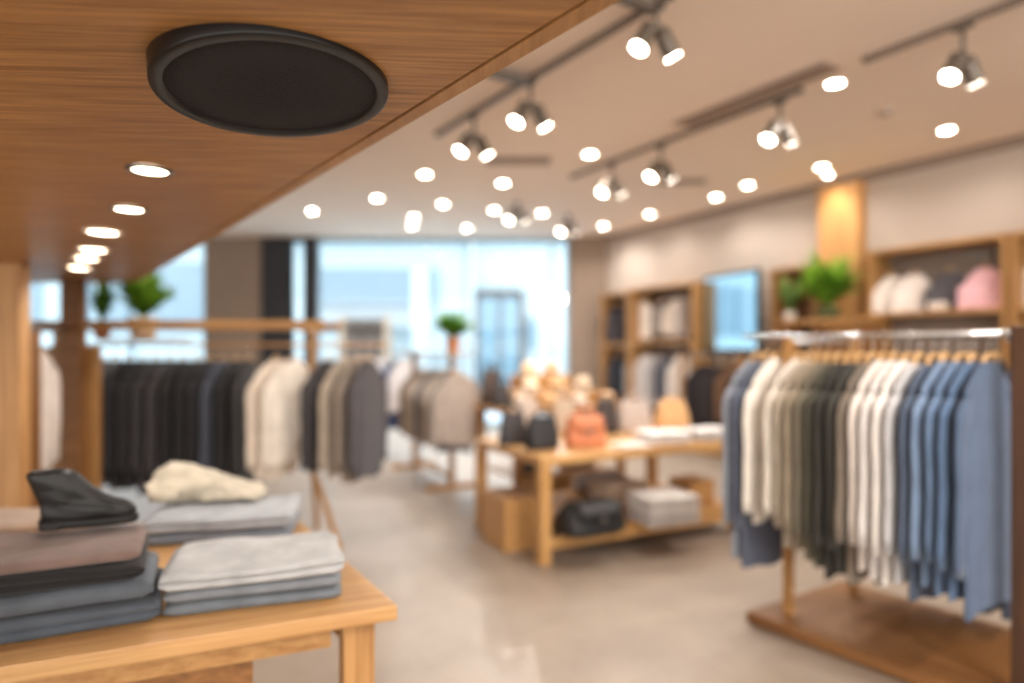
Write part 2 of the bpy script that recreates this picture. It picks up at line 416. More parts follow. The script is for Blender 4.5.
# ceiling downlights
DL = [(835, 83, 'out over the front clothes rack'), (947, 130, 'over the tops by the beige wall'), (822, 167, 'just in front of the oak pillar'),
      (748, 185, 'over the wall mirror, nearer of two'), (716, 197, 'over the wall mirror, farther of two'), (590, 154, 'alone between the two long tracks'),
      (503, 183, 'below the end of the first long track'), (425, 174, 'beside the canopy edge'), (443, 204, 'beyond the canopy edge, over the short rack'),
      (377, 198, 'over the dark window post side, second in'), (312, 211, 'nearest the dark wall panel'), (414, 217, 'over the potted plant on the short rack'),
      (494, 210, 'beside the farther double spotlight'), (467, 228, 'at the window head, farthest back'), (542, 213, 'just past the double spotlight near the window'),
      (650, 214, 'over the white tops by the beige wall'), (603, 226, 'over the corner column by the window'), (412, 226, 'at the window head beside the potted plant')]
for px, py, wh in DL:
    p = gp(px, py, CEIL)
    downlight('ceiling_downlight', 'round white lit downlight in the plaster ceiling, ' + wh, (p.x, p.y, CEIL - .0005), .064, LENS, 'downlights in the plaster ceiling')
    spot('ceiling_lamp', (p.x, p.y, CEIL - .03), 28 if 'by the beige wall' in wh or 'mirror' in wh or 'pillar' in wh else 62, 2.7, aim=(p.x, p.y, 0))
# small lamp above the oak pillar
p = wpt((SC0 + SC1) / 2, .34, CEIL)
downlight('ceiling_downlight', 'small lit downlight right above the oak pillar on the beige wall', (p.x, p.y, CEIL - .0005), .05, LENS, 'downlights in the plaster ceiling')
spot('pillar_lamp', (p.x, p.y, CEIL - .03), 14, 1.6, aim=wpt((SC0 + SC1) / 2, .15, 2.4), col=(1, .86, .68))

# unseen fill lights added overhead to brighten the racks and front table
for (x, y, e, aim) in ((2.0, -.6, 150, (1.6, 4.0, .8)), (3.0, -2.0, 170, (1.6, 4.5, .8)), (3.6, .9, 90, (2.0, 4.5, .9)), (4.6, 1.6, 70, (2.4, 5.5, .9)), (1.5, -2.6, 150, (-.6, 3.4, 1.0)), (2.6, .2, 110, (-.9, 5.6, .9))):
    spot('fill_light', (x, y, CEIL - .15), e, 1.9, aim=aim, radius=.10)
# tracks and their spotlights
ZT = CEIL - .03
def track(label, A, B):
    t = thing('lighting_track', label, 'lighting track', ((A.x + B.x) / 2, (A.y + B.y) / 2, CEIL - .001), math.atan2(B.y - A.y, B.x - A.x), 'grey lighting tracks')
    L = (B - A).length
    obj('rail', box((0, 0, -.02), (L, .045, .037), 0, .004), TRACKM, t)
    for s in (-1, 1): obj('end_cap', box((s * (L / 2 + .008), 0, -.02), (.018, .05, .042), 0, .004), HEADM, t)
A1, B1 = gp(438, 135, ZT), gp(670, -3, ZT)
track('long grey lighting track nearest the wooden canopy, with three double spotlights', A1, B1)
A2, B2 = gp(572, 177.5, ZT), gp(800, 91.5, ZT)
track('long grey lighting track across the middle of the ceiling, over the bag table', A2, B2)
A3, B3 = gp(866, 61, ZT), gp(1060, -14, ZT)
track('grey lighting track over the front clothes rack, with one double spotlight', A3, B3)
def spotlight(label, px, py, A, B, box_=False, target=None, big=1.0, free=False):
    if free: p = gp(px, py - 14, ZT)
    else:
        k = (px - 512) / F; d = B - A; t_ = (k * A.y - A.x) / (d.x - k * d.y); p = A + d * t_
    y = p.y; zh = H - (py - HZ) / F * y
    drop = CEIL - .042 - zh
    t = thing('track_spotlight', label, 'spotlight', (p.x, p.y, CEIL - (.04 if not free else .001)), math.atan2(B.y - A.y, B.x - A.x), 'double-headed spotlights')
    obj('adapter', box((0, 0, -.015), (.12, .04, .029), 0, .004), HEADM, t)
    obj('stem', add_tube(new(), [(0, 0, -.03), (0, 0, -drop + .09)], .014, 10), HEADM, t, True)
    yk = obj('yoke', box((0, 0, -drop + .075), (.07, .2, .05), 0, .01), HEADM, t)
    if box_: obj('driver_box', box((0, -.215, -.02), (.07, .36, .05), 0, .006), HEADM, t)
    for s in (-1, 1):
        dirv = Vector((0.10 * s, .50 * s, -.86)).normalized()
        c0 = Vector((0, .058 * s, -drop + .06)); c1 = c0 + dirv * .15
        rr = .054 * big
        hd = obj('lamp_head', add_tube(new(), [c0 - dirv * .02, c0, c0 + dirv * .02, c1 - dirv * .01, c1, c1 - dirv * .004], [rr * .6, rr * .85, rr, rr * 1.0, rr * 1.02, rr * .9], 20), HEADM, t, True)
        ln = new(); add_tube(ln, [c1 - dirv * .008, c1 + dirv * .003], [rr * .9, rr * .9], 20)
        obj('lens', ln, LENS, hd)
    q = t.location
    tg = target or (q.x, q.y + .6, 0)
    spot('spot_lamp', (q.x, q.y, q.z - drop - .13), 120 if free else (170 if px == 531 else 75), 1.0 if px == 531 else 1.6, aim=tg)
    return t
spotlight('double spotlight on the canopy-side track, end farthest from the camera', 474, 146, A1, B1, target=(-2.4, 5.4, .8))
spotlight('double spotlight with a driver bar, middle of the canopy-side track', 531, 116, A1, B1, True, target=(-.7, 7.1, 1.0))
spotlight('large double spotlight with a driver bar at the near end of the canopy-side track', 656, 42, A1, B1, True, target=(1.2, 4.0, .3))
spotlight('double spotlight at the far end of the mid-ceiling track', 612, 188, A2, B2, target=(.6, 7, .9))
spotlight('double spotlight second along the mid-ceiling track', 661, 172, A2, B2, target=(1.1, 5.3, .8))
spotlight('double spotlight at the near end of the mid-ceiling track', 780, 134, A2, B2, target=(1.4, 3.2, .9))
spotlight('double spotlight hanging from the track over the front clothes rack', 963, 70, A3, B3, target=(1.7, 3.0, .9))
spotlight('double ceiling spotlight without a track over the short clothes rack', 517, 219, A2, B2, free=True, target=(-.8, 7.2, 1))
spotlight('double ceiling spotlight without a track beside the window corner', 568, 231, A2, B2, free=True, target=(.5, 8, 1))

VENT = plain('vent_grey', (176, 156, 142), .8); VDK = plain('vent_slot', (120, 104, 94), .9)
def vent(label, px, py, L, Wd, rz, sl):
    p = gp(px, py, CEIL)
    t = thing('air_vent', label, 'vent', (p.x, p.y, CEIL - .0005), rz, 'slot air vents in the ceiling')
    obj('vent_frame', box((0, 0, -.006), (L, Wd, .011), 0, .002), VENT, t)
    for i in range(sl): obj('slot', box((0, (i - (sl - 1) / 2) * Wd / (sl + .2), -.0125), (L * .94, Wd / (sl + 1) * .6, .003), 0, 0), VDK, t)
tr = math.atan2(B2.y - A2.y, B2.x - A2.x)
vent('long slotted ceiling vent alongside the near end of the mid-ceiling track', 748, 98, 1.6, .26, tr, 2)
vent('pale slotted ceiling vent below the canopy-side track', 518, 160, .75, .3, 0, 3)
vent('pale slotted ceiling vent just past the second mid-track spotlight', 683, 181, .6, .25, 0, 3)
p = gp(886, 110, CEIL)
sd = thing('smoke_detector', 'small pale round smoke detector on the ceiling over the front rack', 'smoke detector', (p.x, p.y, CEIL - .0005))
obj('detector_body', add_lathe(new(), [(.07, -.0005), (.07, -.02), (.05, -.04), (.0005, -.045)], 24), VENT, sd, True)
obj('detector_base', add_lathe(new(), [(.08, -.0005), (.08, -.012), (.07, -.014)], 24), VENT, sd, True)

# ------------------------------------------------------------------ clothing
def se(c, p): return math.copysign(abs(c) ** p, c)
def body_bm(W, L, T, rnd, seg=32, flare=1.0):
    bm = new(); rings = []
    zs = [0, -.012, -.03, -.055, -.08, -.1, -.13, -.18, -.26, -.36, -.48, -.6, -.72, -.84, -.94, -1.0]
    ph = [rnd.uniform(0, 6.28) for _ in range(6)]; k1, k2 = rnd.uniform(2.2, 3.4), rnd.uniform(4.5, 7)
    for i, q in enumerate(zs):
        if i < 7: z = q; v = 0
        else: v = (-q - .13) / .87; z = -.13 - v * (L - .13)
        if q >= -.1:
            u = -q / .1; hw = .082 * W / .42 + (W / 2 - .082 * W / .42) * min(1, u ** .85); ht = T / 2 * (.8 - .25 * u)
        else:
            hw = W / 2 * (1.0 - .06 * math.sin(min(1, v * 1.6) * PI) * .8 + (flare - 1) * v); ht = T / 2 * (.62 + .38 * min(1, v * 4) + .06 * v)
        ring = []
        for j in range(seg):
            th = 2 * PI * j / seg
            c, s = math.cos(th), math.sin(th)
            x = hw * se(c, .8); y = ht * se(s, .75)
            amp = T * .16 * min(1, v * 2.2 + (.1 if q < -.05 else 0))
            side = 0 if s >= 0 else 2
            f = math.sin(x / W * 2 * PI * k1 + ph[side] + v * 1.2) * .6 + math.sin(x / W * 2 * PI * k2 + ph[side + 1] - v) * .4
            y += amp * f * abs(s)
            zz = z + (.012 * math.sin(x / W * 5 + ph[4]) + .008 * math.sin(x / W * 13 + ph[5])) * v
            ring.append(Vector((x, y, zz)))
        rings.append(ring)
    return add_loft(bm, rings, False, False)
def sleeve_bm(W, T, SL, sd, rnd, seg=12):
    x0 = sd * W / 2
    sway = rnd.uniform(-.006, .006); out = rnd.uniform(.0, .025)
    path, rs = [], []
    N = 9
    pts = [(x0 * .92, 0, -.125), (x0 * .99, 0, -.14), (x0 * 1.06, sway * .3, -.19)]
    for i in range(1, N + 1):
        t = i / N
        pts.append((x0 * (1.10 + .02 * math.sin(t * 3)) + sd * out * t, sway * t + .003 * math.sin(t * 9), -.19 - t * SL))
    for i in range(len(pts)):
        t = i / (len(pts) - 1)
        rs.append((.058 - .016 * t) * (1 + .07 * math.sin(i * 2.1 + out * 300)))
    rs[0] = .03; rs[1] = .045
    bm = new(); rings = []
    for p, r in zip(pts, rs):
        tilt = 0.55 if p[2] > -.16 else 0.0
        rings.append([Vector((p[0] + r * math.cos(2 * PI * k / seg) * (1 - tilt * .3), p[1] + T * .42 * math.sin(2 * PI * k / seg), p[2] - sd * tilt * r * math.cos(2 * PI * k / seg) * .9)) for k in range(seg)])
    return add_loft(bm, rings, False, True)
def collar_bm(T):
    rings = []
    for (rx, ry, z) in [(.078, T * .40, -.012), (.074, T * .42, .004), (.072, T * .44, .014), (.077, T * .48, .015), (.083, T * .5, .004), (.09, T * .5, -.010)]:
        rings.append([Vector((rx * math.cos(2 * PI * k / 20), ry * math.sin(2 * PI * k / 20), z - .012 * max(0, math.sin(2 * PI * k / 20)))) for k in range(20)])
    return add_loft(new(), rings, False, False)
NECK = -.115
GN = [0]
def hanger(p, rz, label, group, hook=0.0, W=.42):
    t = thing('clothes_hanger', label, 'hanger', p, rz, group)
    k = W / .42
    hf = [(0, .022), (.025, .014), (.044, -.008), (.058, -.055), (.11, -.09), (.148, -.118)]
    arm = [(-x * k, 0, NECK + z) for x, z in reversed(hf)] + [(x * k, 0, NECK + z) for x, z in hf[1:]]
    obj('shoulder_bar', add_tube(new(), arm, [.005, .007, .0085, .009, .009, .009, .009, .009, .0085, .007, .005], 8, up=(0, 1, 0)), HANGW, t, True)
    hk = [(0, 0, NECK + .02), (0, 0, -.045), (.004, 0, -.032), (.0165, 0, -.014), (.0195, 0, .002), (.014, 0, .0155), (0, 0, .0205), (-.014, 0, .0155), (-.0195, 0, .002)]
    h_ = obj('hook', add_tube(new(), hk, .0022, 6), CHROME, t, True); h_.rotation_euler = (0, 0, hook)
    return t
def garment(name, cat, label, p, rz, col, L=.9, W=.42, T=.05, SL=.55, group=None, hlabel=None, hgroup=None, flare=1.0, collar=True, tilt=0, sleeves=True, hook=0.0):
    GN[0] += 1; rnd = random.Random(GN[0] * 7 + 3)
    if hlabel: hanger(p, rz, hlabel, hgroup, hook, W)
    t = thing(name, label, cat, p, rz, group)
    if tilt: t.rotation_euler = (0, tilt, rz)
    m = fabric(col)
    inner_off = Vector((0, 0, NECK - .026))
    obj('body', body_bm(W, L, T, rnd, flare=flare), m, t, True, inner_off)
    if sleeves:
        for s in (-1, 1): obj('sleeve', sleeve_bm(W, T, SL, s, rnd), m, t, True, inner_off)
    if collar: obj('collar', collar_bm(T), m, t, True, inner_off)
    return t
ORD = ['first', 'second', 'third', 'fourth', 'fifth', 'sixth', 'seventh', 'eighth', 'ninth', 'tenth', 'eleventh', 'twelfth', 'thirteenth', 'fourteenth', 'fifteenth', 'sixteenth', 'seventeenth', 'eighteenth', 'nineteenth', 'twentieth']

# ---- right: front clothes rack
RA = Vector((1.53, 3.65, 0)); ru = Vector((.60, -.80, 0)); rv = Vector((.85, .53, 0)).normalized()
def front_rack():
    z = 1.615
    t = thing('clothing_rack', 'freestanding clothes rack with wide oak plank base and two chrome rails', 'clothing rack', (RA.x, RA.y, 0))
    def P(a, b, zz=0): return ru * a + rv * b + Vector((0, 0, zz))
    L = 1.01; Wd = .66
    q = [P(-.16, -.14), P(L + .6, -.14), P(L + .6, Wd + .12), P(-.16, Wd + .12)]
    obj('base', prism([v[:2] for v in q], .012, .075, .006), wood('rack_plinth', (112, 72, 38), (150, 104, 60), rot=math.radians(53)), t)
    for a, b in ((.15, 0), (.15, Wd - .1), (L + .35, 0), (L + .35, Wd - .1)):
        obj('foot', add_lathe(new(), [(.0005, 0), (.03, 0), (.03, .013)], 12, P(a, b)), SOLE, t)
    ang = math.atan2(ru.y, ru.x)
    for a, b in ((0, 0), (0, Wd - .04)):
        obj('post', box(P(a, b, .84), (.042, .05, 1.53), ang, .004), OAKV, t)
    for b in (0, Wd - .04):
        obj('end_post', box(P(L + .05, b, .86), (.07, .05, 1.57), ang, .004), WALNUT, t)
        r = obj('rail', add_tube(new(), [P(-.28, b, z), P(L + .09, b, z)], .0125, 12), CHROME, t, True)
        for a in (.0, .40, .62, .84, L): obj('rail_clamp', add_tube(new(), [P(a - .018, b, z), P(a + .018, b, z)], .0195, 12), CHROME, r, True) if a in (.0, L) else None
    obj('cross_rail', add_tube(new(), [P(L + .0, 0, z - .03), P(L + .0, Wd - .04, z - .03)], .011, 10), CHROME, t, True)
    obj('cross_rail', add_tube(new(), [P(.0, 0, z - .03), P(.0, Wd - .04, z - .03)], .011, 10), CHROME, t, True)
    return P, z, L, Wd
P, zr, RL, RWd = front_rack()
arv = math.atan2(rv.y, rv.x)
FR = [('grey-blue', (134, 140, 152), 1.10, .7), ('slate navy', (84, 90, 106), 1.14, .72), ('off-white', (226, 218, 208), .86, .62), ('ivory', (216, 206, 194), .84, .6),
      ('sand', (170, 156, 138), .98, .66), ('khaki', (146, 132, 112), .96, .66), ('stone olive', (112, 104, 88), 1.0, .66), ('dark olive', (70, 66, 54), 1.02, .68), ('olive-black', (50, 47, 42), 1.06, .7), ('charcoal olive', (58, 56, 50), 1.04, .7),
      ('taupe', (118, 106, 94), 1.06, .66), ('warm white', (220, 210, 202), .98, .66), ('pale grey-white', (212, 206, 202), 1.0, .66), ('white', (226, 220, 214), 1.02, .68),
      ('light grey', (186, 184, 186), 1.0, .66), ('deep slate blue', (74, 86, 106), 1.06, .68), ('light denim blue', (112, 132, 160), .98, .66), ('denim blue', (96, 118, 148), 1.0, .66),
      ('dusty blue', (80, 102, 132), 1.02, .68), ('blue-grey', (68, 84, 108), 1.06, .7)]
n = len(FR)
for i, (cn_, col, L, SL) in enumerate(FR):
    a = [-.195, -.13, -.066][i] if i < 3 else .066 + (i - 3) * .0545
    p = RA + P(a, 0, zr)
    rr = random.Random(i)
    garment('hanging_shirt', 'shirt', f'{cn_} long-sleeved shirt, {ORD[i]} from the far end of the front clothes rack', p, arv + rr.uniform(-.02, .02), col, L, .43, .040, SL,
            'shirts on the front rail of the front rack', f'wooden hanger carrying the {cn_} shirt, {ORD[i]} on the front rack', 'wooden hangers on the front clothes rack', collar=i in (2, 3, 11, 12, 13, 16, 17, 18, 19))
BR = [('charcoal', (58, 56, 56), 1.2), ('black', (36, 35, 36), 1.22), ('dark olive', (62, 58, 50), 1.16), ('soft black', (40, 38, 38), 1.24), ('graphite', (66, 64, 64), 1.2), ('ink black', (34, 34, 38), 1.26), ('midnight blue', (44, 50, 66), 1.24)]
for i, (cn_, col, L) in enumerate(BR):
    p = RA + P(.12 + i * .12, RWd - .04, zr)
    garment('hanging_coat', 'coat', f'{cn_} long coat, {ORD[i]} on the rear rail of the front rack', p, arv, col, L, .42, .06, .66,
            'dark coats on the rear rail of the front rack', f'wooden hanger carrying the {cn_} coat on the front rack rear rail', 'wooden hangers on the rear rail')

# ---- left: clothes rack in front of the dark panel
def left_rack():
    O = Vector((-1.49, 5.36, 0)); u = Vector((-1, .03, 0)).normalized()
    t = thing('clothing_rack', 'long oak clothes rack of dark and cream clothes before the dark wall panel', 'clothing rack', O)
    L = 2.25
    for a in (.13, L):
        obj('upright', box(u * a + Vector((0, 0, 1.12)), (.045, .045, 1.13), 0, .004), OAKV, t)
        for sd in (-1, 1):
            ft = u * a + Vector(((.30 if sd < 0 else -.05) if a < 1 else 0, .30 * sd, 0)); tp = u * a + Vector((0, .012 * sd, .60))
            obj('leg', add_tube(new(), [ft, tp], .023, 8), OAKV, t)
        obj('end_bracket', box(u * a + Vector((0, 0, 1.69)), (.05, .52, .025), 0, .003), OAK, t)
    for b in (-.27, .27):
        obj('top_rail', box(u * (L / 2 + .04) + Vector((0, b, 1.735)), (L + .16, .045, .06), math.atan2(u.y, u.x), .005), OAK, t)
    obj('hanging_rail', add_tube(new(), [u * -.48 + Vector((0, 0, 1.575)), u * (L + .04) + Vector((0, 0, 1.575))], .0125, 10), OAK, t, True)
    obj('plant_shelf', box(u * (L - .74) + Vector((0, 0, 1.618)), (.62, .3, .02), 0, .003), OAK, t)
    return O, u, L
LO, lu, LL = left_rack()
LG = [(95, 'dark taupe', (84, 74, 70), 1.0, 0), (110, 'mid grey', (104, 102, 104), .98, .25), (125, 'near-black', (42, 40, 44), 1.02, .1), (139, 'soft black', (46, 44, 47), 1.0, 0), (153, 'charcoal', (58, 55, 58), 1.04, .1),
      (167, 'ash charcoal', (64, 60, 63), 1.0, .05), (181, 'jet black', (34, 32, 34), 1.02, .1), (195, 'coal black', (36, 34, 36), 1.08, .0), (208, 'raven black', (38, 36, 40), 1.0, .1), (222, 'slate navy', (72, 76, 88), .98, .15),
      (236, 'pitch black', (34, 32, 33), 1.12, .1), (249, 'deep black', (38, 35, 36), 1.2, 0)]
for i, (px, cn_, col, L, r) in enumerate(LG):
    X = (px - 512) / F * 5.28; p = Vector((X - .04, 5.36 + .03 * (-X - 1.49), 1.575))
    garment('hanging_jacket', 'jacket', f'{cn_} jacket, {ORD[i]} from the wooden alcove end of the long oak rack', p, PI / 2 - .06 - r * .3, col, L, .44, .06, .66,
            'dark jackets on the long oak rack', f'wooden hanger carrying the {cn_} jacket on the long oak rack', 'wooden hangers on the long oak rack', hook=.06 + r * .3)
for i, (px, cn_, col, L, r, nm) in enumerate([(276, 'cream', (226, 212, 196), .92, -.5, 'sweater'), (293, 'pale cream', (240, 230, 218), .80, -.55, 'sweater'), (329, 'iron charcoal', (62, 58, 60), .86, -.5, 'coat'), (345, 'taupe', (172, 158, 142), .90, -.42, 'coat'), (358, 'dark taupe', (138, 124, 112), .94, -.36, 'coat'), (370, 'grey-black', (76, 72, 76), .92, -.3, 'coat')]):
    X = (px - 512) / F * 5.30; p = Vector((X - .02, 5.36 + .03 * (-X + .02 - 1.49), 1.575))
    garment('hanging_' + nm, nm, f'{cn_} {nm}, {ORD[i]} past the black jackets on the long oak rack', p, PI / 2 + r, col, L, .44, .055, .64,
            'clothes at the aisle end of the long oak rack', f'wooden hanger carrying the {cn_} {nm} at the aisle end of the oak rack', 'wooden hangers on the long oak rack', hook=-r)

# ---- middle short rack
def mid_rack():
    O = Vector((-.60, 7.15, 0)); u = Vector((-.42, .907, 0)); v = Vector((.907, .42, 0))
    t = thing('clothing_rack', 'short oak clothes rack of taupe jackets with a potted plant on top', 'clothing rack', O)
    L = 1.6; ang = math.atan2(u.y, u.x)
    for a in (.16, L):
        obj('post', box(u * a + Vector((0, 0, .735)), (.06, .06, 1.47), ang, .004), OAKV, t)
        obj('foot', box(u * a + Vector((0, 0, .025)), (.08, .6, .05), ang, .004), OAK, t)
    obj('hanging_rail', add_tube(new(), [u * -.12 + Vector((0, 0, 1.40)), u * (L + .1) + Vector((0, 0, 1.40))], .0125, 10), OAK, t, True)
    obj('top_board', box(u * (L / 2) + Vector((0, 0, 1.482)), (L + .24, .26, .024), ang, .003), OAK, t)
    obj('stretcher', box(u * (L / 2 + .08) + Vector((0, 0, .12)), (L - .25, .03, .06), ang, .003), OAK, t)
    return O, u, ang
MO, mu, mang = mid_rack()
MG = [('grey-taupe', (172, 158, 148), .74), ('dark slate', (104, 100, 104), .84), ('light taupe', (196, 182, 168), .72), ('warm grey', (168, 154, 144), .78), ('slate grey', (112, 108, 112), .84), ('pale beige', (204, 190, 176), .74), ('stone', (186, 172, 158), .78), ('grey-brown', (156, 142, 132), .82)]
for i, (cn_, col, L) in enumerate(MG):
    a = [-.06, .06, .28, .45, .63, .82, 1.05, 1.3][i]
    p = MO + mu * a + Vector((0, 0, 1.40))
    garment('hanging_jacket', 'jacket', f'{cn_} jacket, {ORD[i]} from the front of the short oak rack', p, mang - PI / 2 - (.1 if i == 0 else -.1), col, L, .43, .07, .58,
            'jackets on the short oak rack', f'wooden hanger carrying the {cn_} jacket on the short oak rack', 'wooden hangers on the short oak rack')

# ---- far rack by the window
def far_rack():
    O = Vector((-2.5, 9.6, 0))
    t = thing('clothing_rack', 'thin metal clothes rack of white and navy clothes near the shop window', 'clothing rack', O)
    for x in (0, 1.15):
        obj('post', add_tube(new(), [(x, 0, .02), (x, 0, 1.5)], .014, 8), STEEL, t, True)
        obj('foot', add_tube(new(), [(x, -.28, .018), (x, .28, .018)], .016, 8), STEEL, t, True)
    obj('hanging_rail', add_tube(new(), [(-.05, 0, 1.5), (1.2, 0, 1.5)], .0125, 10), STEEL, t, True)
    return O
FO = far_rack()
for i, (dx, cn_, col, L, r) in enumerate([(.28, 'cream white', (226, 216, 206), .75, .9), (.46, 'soft white', (228, 222, 220), .78, .95), (.62, 'ice white', (222, 224, 230), .95, .9), (.80, 'navy', (34, 56, 100), .98, .6), (.95, 'bright white', (232, 232, 238), .72, .9)]):
    garment('hanging_shirt', 'shirt', f'{cn_} shirt, {ORD[i]} along the thin rack by the shop window', FO + Vector((dx, 0, 1.5)), PI / 2 - r, col, L, .42, .055, .55,
            'shirts on the thin rack by the window', f'wooden hanger carrying the {cn_} shirt on the thin window rack', 'wooden hangers on the thin window rack', hook=r)

# ------------------------------------------------------------------ wooden alcove under the canopy
def alcove():
    O = Vector((-2.9, 3.9, 0))
    t = thing('display_alcove', 'tall oak display alcove of upright panels under the wooden canopy', 'shelving', O)
    def L(px, y): return (px - 512) / F * y - O.x
    top = ZS - .002
    x1 = L(25, 3.9)
    obj('side_panel', box((x1 - .45, 0, top / 2), (.9, .09, top), 0, .004), wood('alcove_oak', (186, 134, 82), (222, 172, 114), scale=(26, 26, 1.2)), t)
    x2 = L(34, 4.15)
    obj('inner_panel', box((x2 - .045, .2, .83), (.07, .26, 1.66), 0, .004), OAKD, t)
    y = 4.95; xa, xb = L(63, y), L(84, y)
    obj('post', box(((xa + xb) / 2, y - O.y, top / 2), (xb - xa, .07, top), 0, .004), OAKD, t)
    xc, xd = L(30, y), L(94, y)
    obj('back_panel', box(((xc + xd) / 2, y - O.y + .07, .78), (xd - xc, .05, 1.56), 0, .004), OAKV, t)
    obj('rail', add_tube(new(), [(L(22, 3.98), .04, 1.69), (xa + .03, y - O.y - .06, 1.69)], .018, 10), STEEL, t, True)
    return O
AO = alcove()
pA, pB = dp(22, 0, 3.98), dp(61, 0, 4.9)
q = Vector((pA.x, 3.94, 1.69)).lerp(Vector((pB.x, 4.89, 1.69)), .52)
garment('hanging_shirt', 'shirt', 'white shirt hanging alone in the wooden alcove behind the black boot', q + Vector((-.06, 0, 0)), math.radians(92), (240, 230, 222), .82, .40, .07, .6,
        None, 'wooden hanger carrying the lone white shirt in the wooden alcove', None, hook=math.radians(28))

# ------------------------------------------------------------------ folded clothes
def folded_bm(w, d, h, seed, layers=2, sag=.012, N=18):
    rnd = random.Random(seed)
    ox, oy, oz = rnd.uniform(0, 50), rnd.uniform(0, 50), rnd.uniform(0, 50)
    lh = h / layers
    prof = []                                     # closed profile in (y, z), y<0 is the front
    M = 6
    for l in range(layers):
        for i in range(M + 1):
            th = -PI / 2 + PI * i / M
            prof.append((-d / 2 + lh * .45 - math.cos(th) * lh * .45 - (.004 * (l % 2)), l * lh + lh / 2 + math.sin(th) * lh / 2 * .97))
    for i in range(1, 10): prof.append((-d / 2 + lh * .45 + (d - lh * .9) * i / 10, h))
    for l in reversed(range(layers)):
        for i in range(M + 1):
            th = PI / 2 - PI * i / M
            prof.append((d / 2 - lh * .45 + math.cos(th) * lh * .45, l * lh + lh / 2 + math.sin(th) * lh / 2 * .97))
    for i in range(1, 10): prof.append((d / 2 - lh * .45 - (d - lh * .9) * i / 10, 0.0))
    rings = []
    for s in range(N + 1):
        t = s / N; x = -w / 2 + w * t
        e = min(t, 1 - t) * w
        k = 1.0 if e > .03 else .55 + .45 * math.sqrt(max(0, 1 - (1 - e / .03) ** 2))
        ring = []
        for (y, z) in prof:
            nz = noise.noise(Vector((x * 5 + ox, y * 5 + oy, z * 8 + oz)))
            n2 = noise.noise(Vector((x * 14 + oy, y * 14 + oz, z * 14 + ox)))
            zz = h / 2 + (z - h / 2) * k
            up = z / h
            zz += up * (sag * (nz - .55) + .25 * sag * (n2 - .6)) * (1 if z > .002 else 0)
            yy = y * (1 - .04 * (1 - k)) + .008 * nz * (1 if abs(y) > d * .4 else 0)
            ring.append(Vector((x + (.006 * n2 if e < .04 else 0), yy, max(0, zz))))
        rings.append(ring)
    return add_loft(new(), rings, True, True)
def folded(label, p, rz, w, d, h, col, seed, layers=2, sag=.012, name='folded_trousers', cat='trousers', group=None, patch=None):
    t = thing(name, label, cat, p, rz, group)
    obj('folded_body', folded_bm(w, d, h, seed, layers, sag), fabric(col, 14, .2), t, True)
    if patch:
        obj(patch, box((w * .28, -d / 2 + .001, h * .52), (.045, .003, h * .3), 0, .001), fabric((max(0, col[0] - 40), max(0, col[1] - 40), max(0, col[2] - 36))), t)
    return t

# ------------------------------------------------------------------ display table in front
TZ = .85
def front_table():
    c0 = gp(398, 605, TZ)                         # near right corner
    u = Vector((math.cos(math.radians(203.2)), math.sin(math.radians(203.2)), 0))    # along the long front edge
    v = Vector((math.cos(math.radians(122)), math.sin(math.radians(122)), 0))        # along the short side
    t = thing('display_table', 'oak display table in front carrying stacks of folded clothes and a boot', 'table', (c0.x, c0.y, 0))
    L, D = 2.0, 1.25
    q = [Vector((0, 0, 0)), v * D, v * D + u * L, u * L]
    obj('tabletop', prism([p[:2] for p in q], TZ - .042, TZ, .006), wood('table_oak', (186, 136, 82), (222, 176, 118), rot=math.radians(-23)), t)
    ins = .034
    def lp(a, b): return u * a + v * b
    ang = math.atan2(u.y, u.x)
    for a, b in ((ins + .05, ins + .05), (.46, D - .1), (L - .1, ins + .05), (L - .3, D - .1)):
        c = lp(a, b); obj('leg', box((c.x, c.y, (TZ - .042) / 2), (.085, .085, TZ - .0425), ang, .004), OAKV, t)
    def apron(a0, b0, a1, b1):
        A, B = lp(a0, b0), lp(a1, b1); d = B - A
        obj('apron', box((A + d / 2) + Vector((0, 0, TZ - .082)), (d.length, .025, .078), math.atan2(d.y, d.x), .002), OAK, t)
    apron(.15, .1, L - .15, .1); apron(.15, D - .1, L - .15, D - .1); apron(.105, .15, .105, D - .15)
    # storage box hanging beneath
    A = lp(.335, .1); B = lp(1.5, .1)
    m = (A + B) / 2 + v * .36
    b_ = obj('drawer_box', box((m.x, m.y, TZ - .26), ((B - A).length, .66, .36), ang, .004), wood('drawer_oak', (150, 104, 60), (192, 146, 92)), t)
    obj('drawer_front', box(((A + B) / 2 + v * .015 + Vector((0, 0, TZ - .26))), ((B - A).length * .98, .02, .34), ang, .003), OAKD, t)
    return c0, u, v
TC, tu, tv = front_table()
ta = math.atan2(tu.y, tu.x) + PI                  # local +x runs to the right
def table_at(px, py, z): return gp(px, py, z)
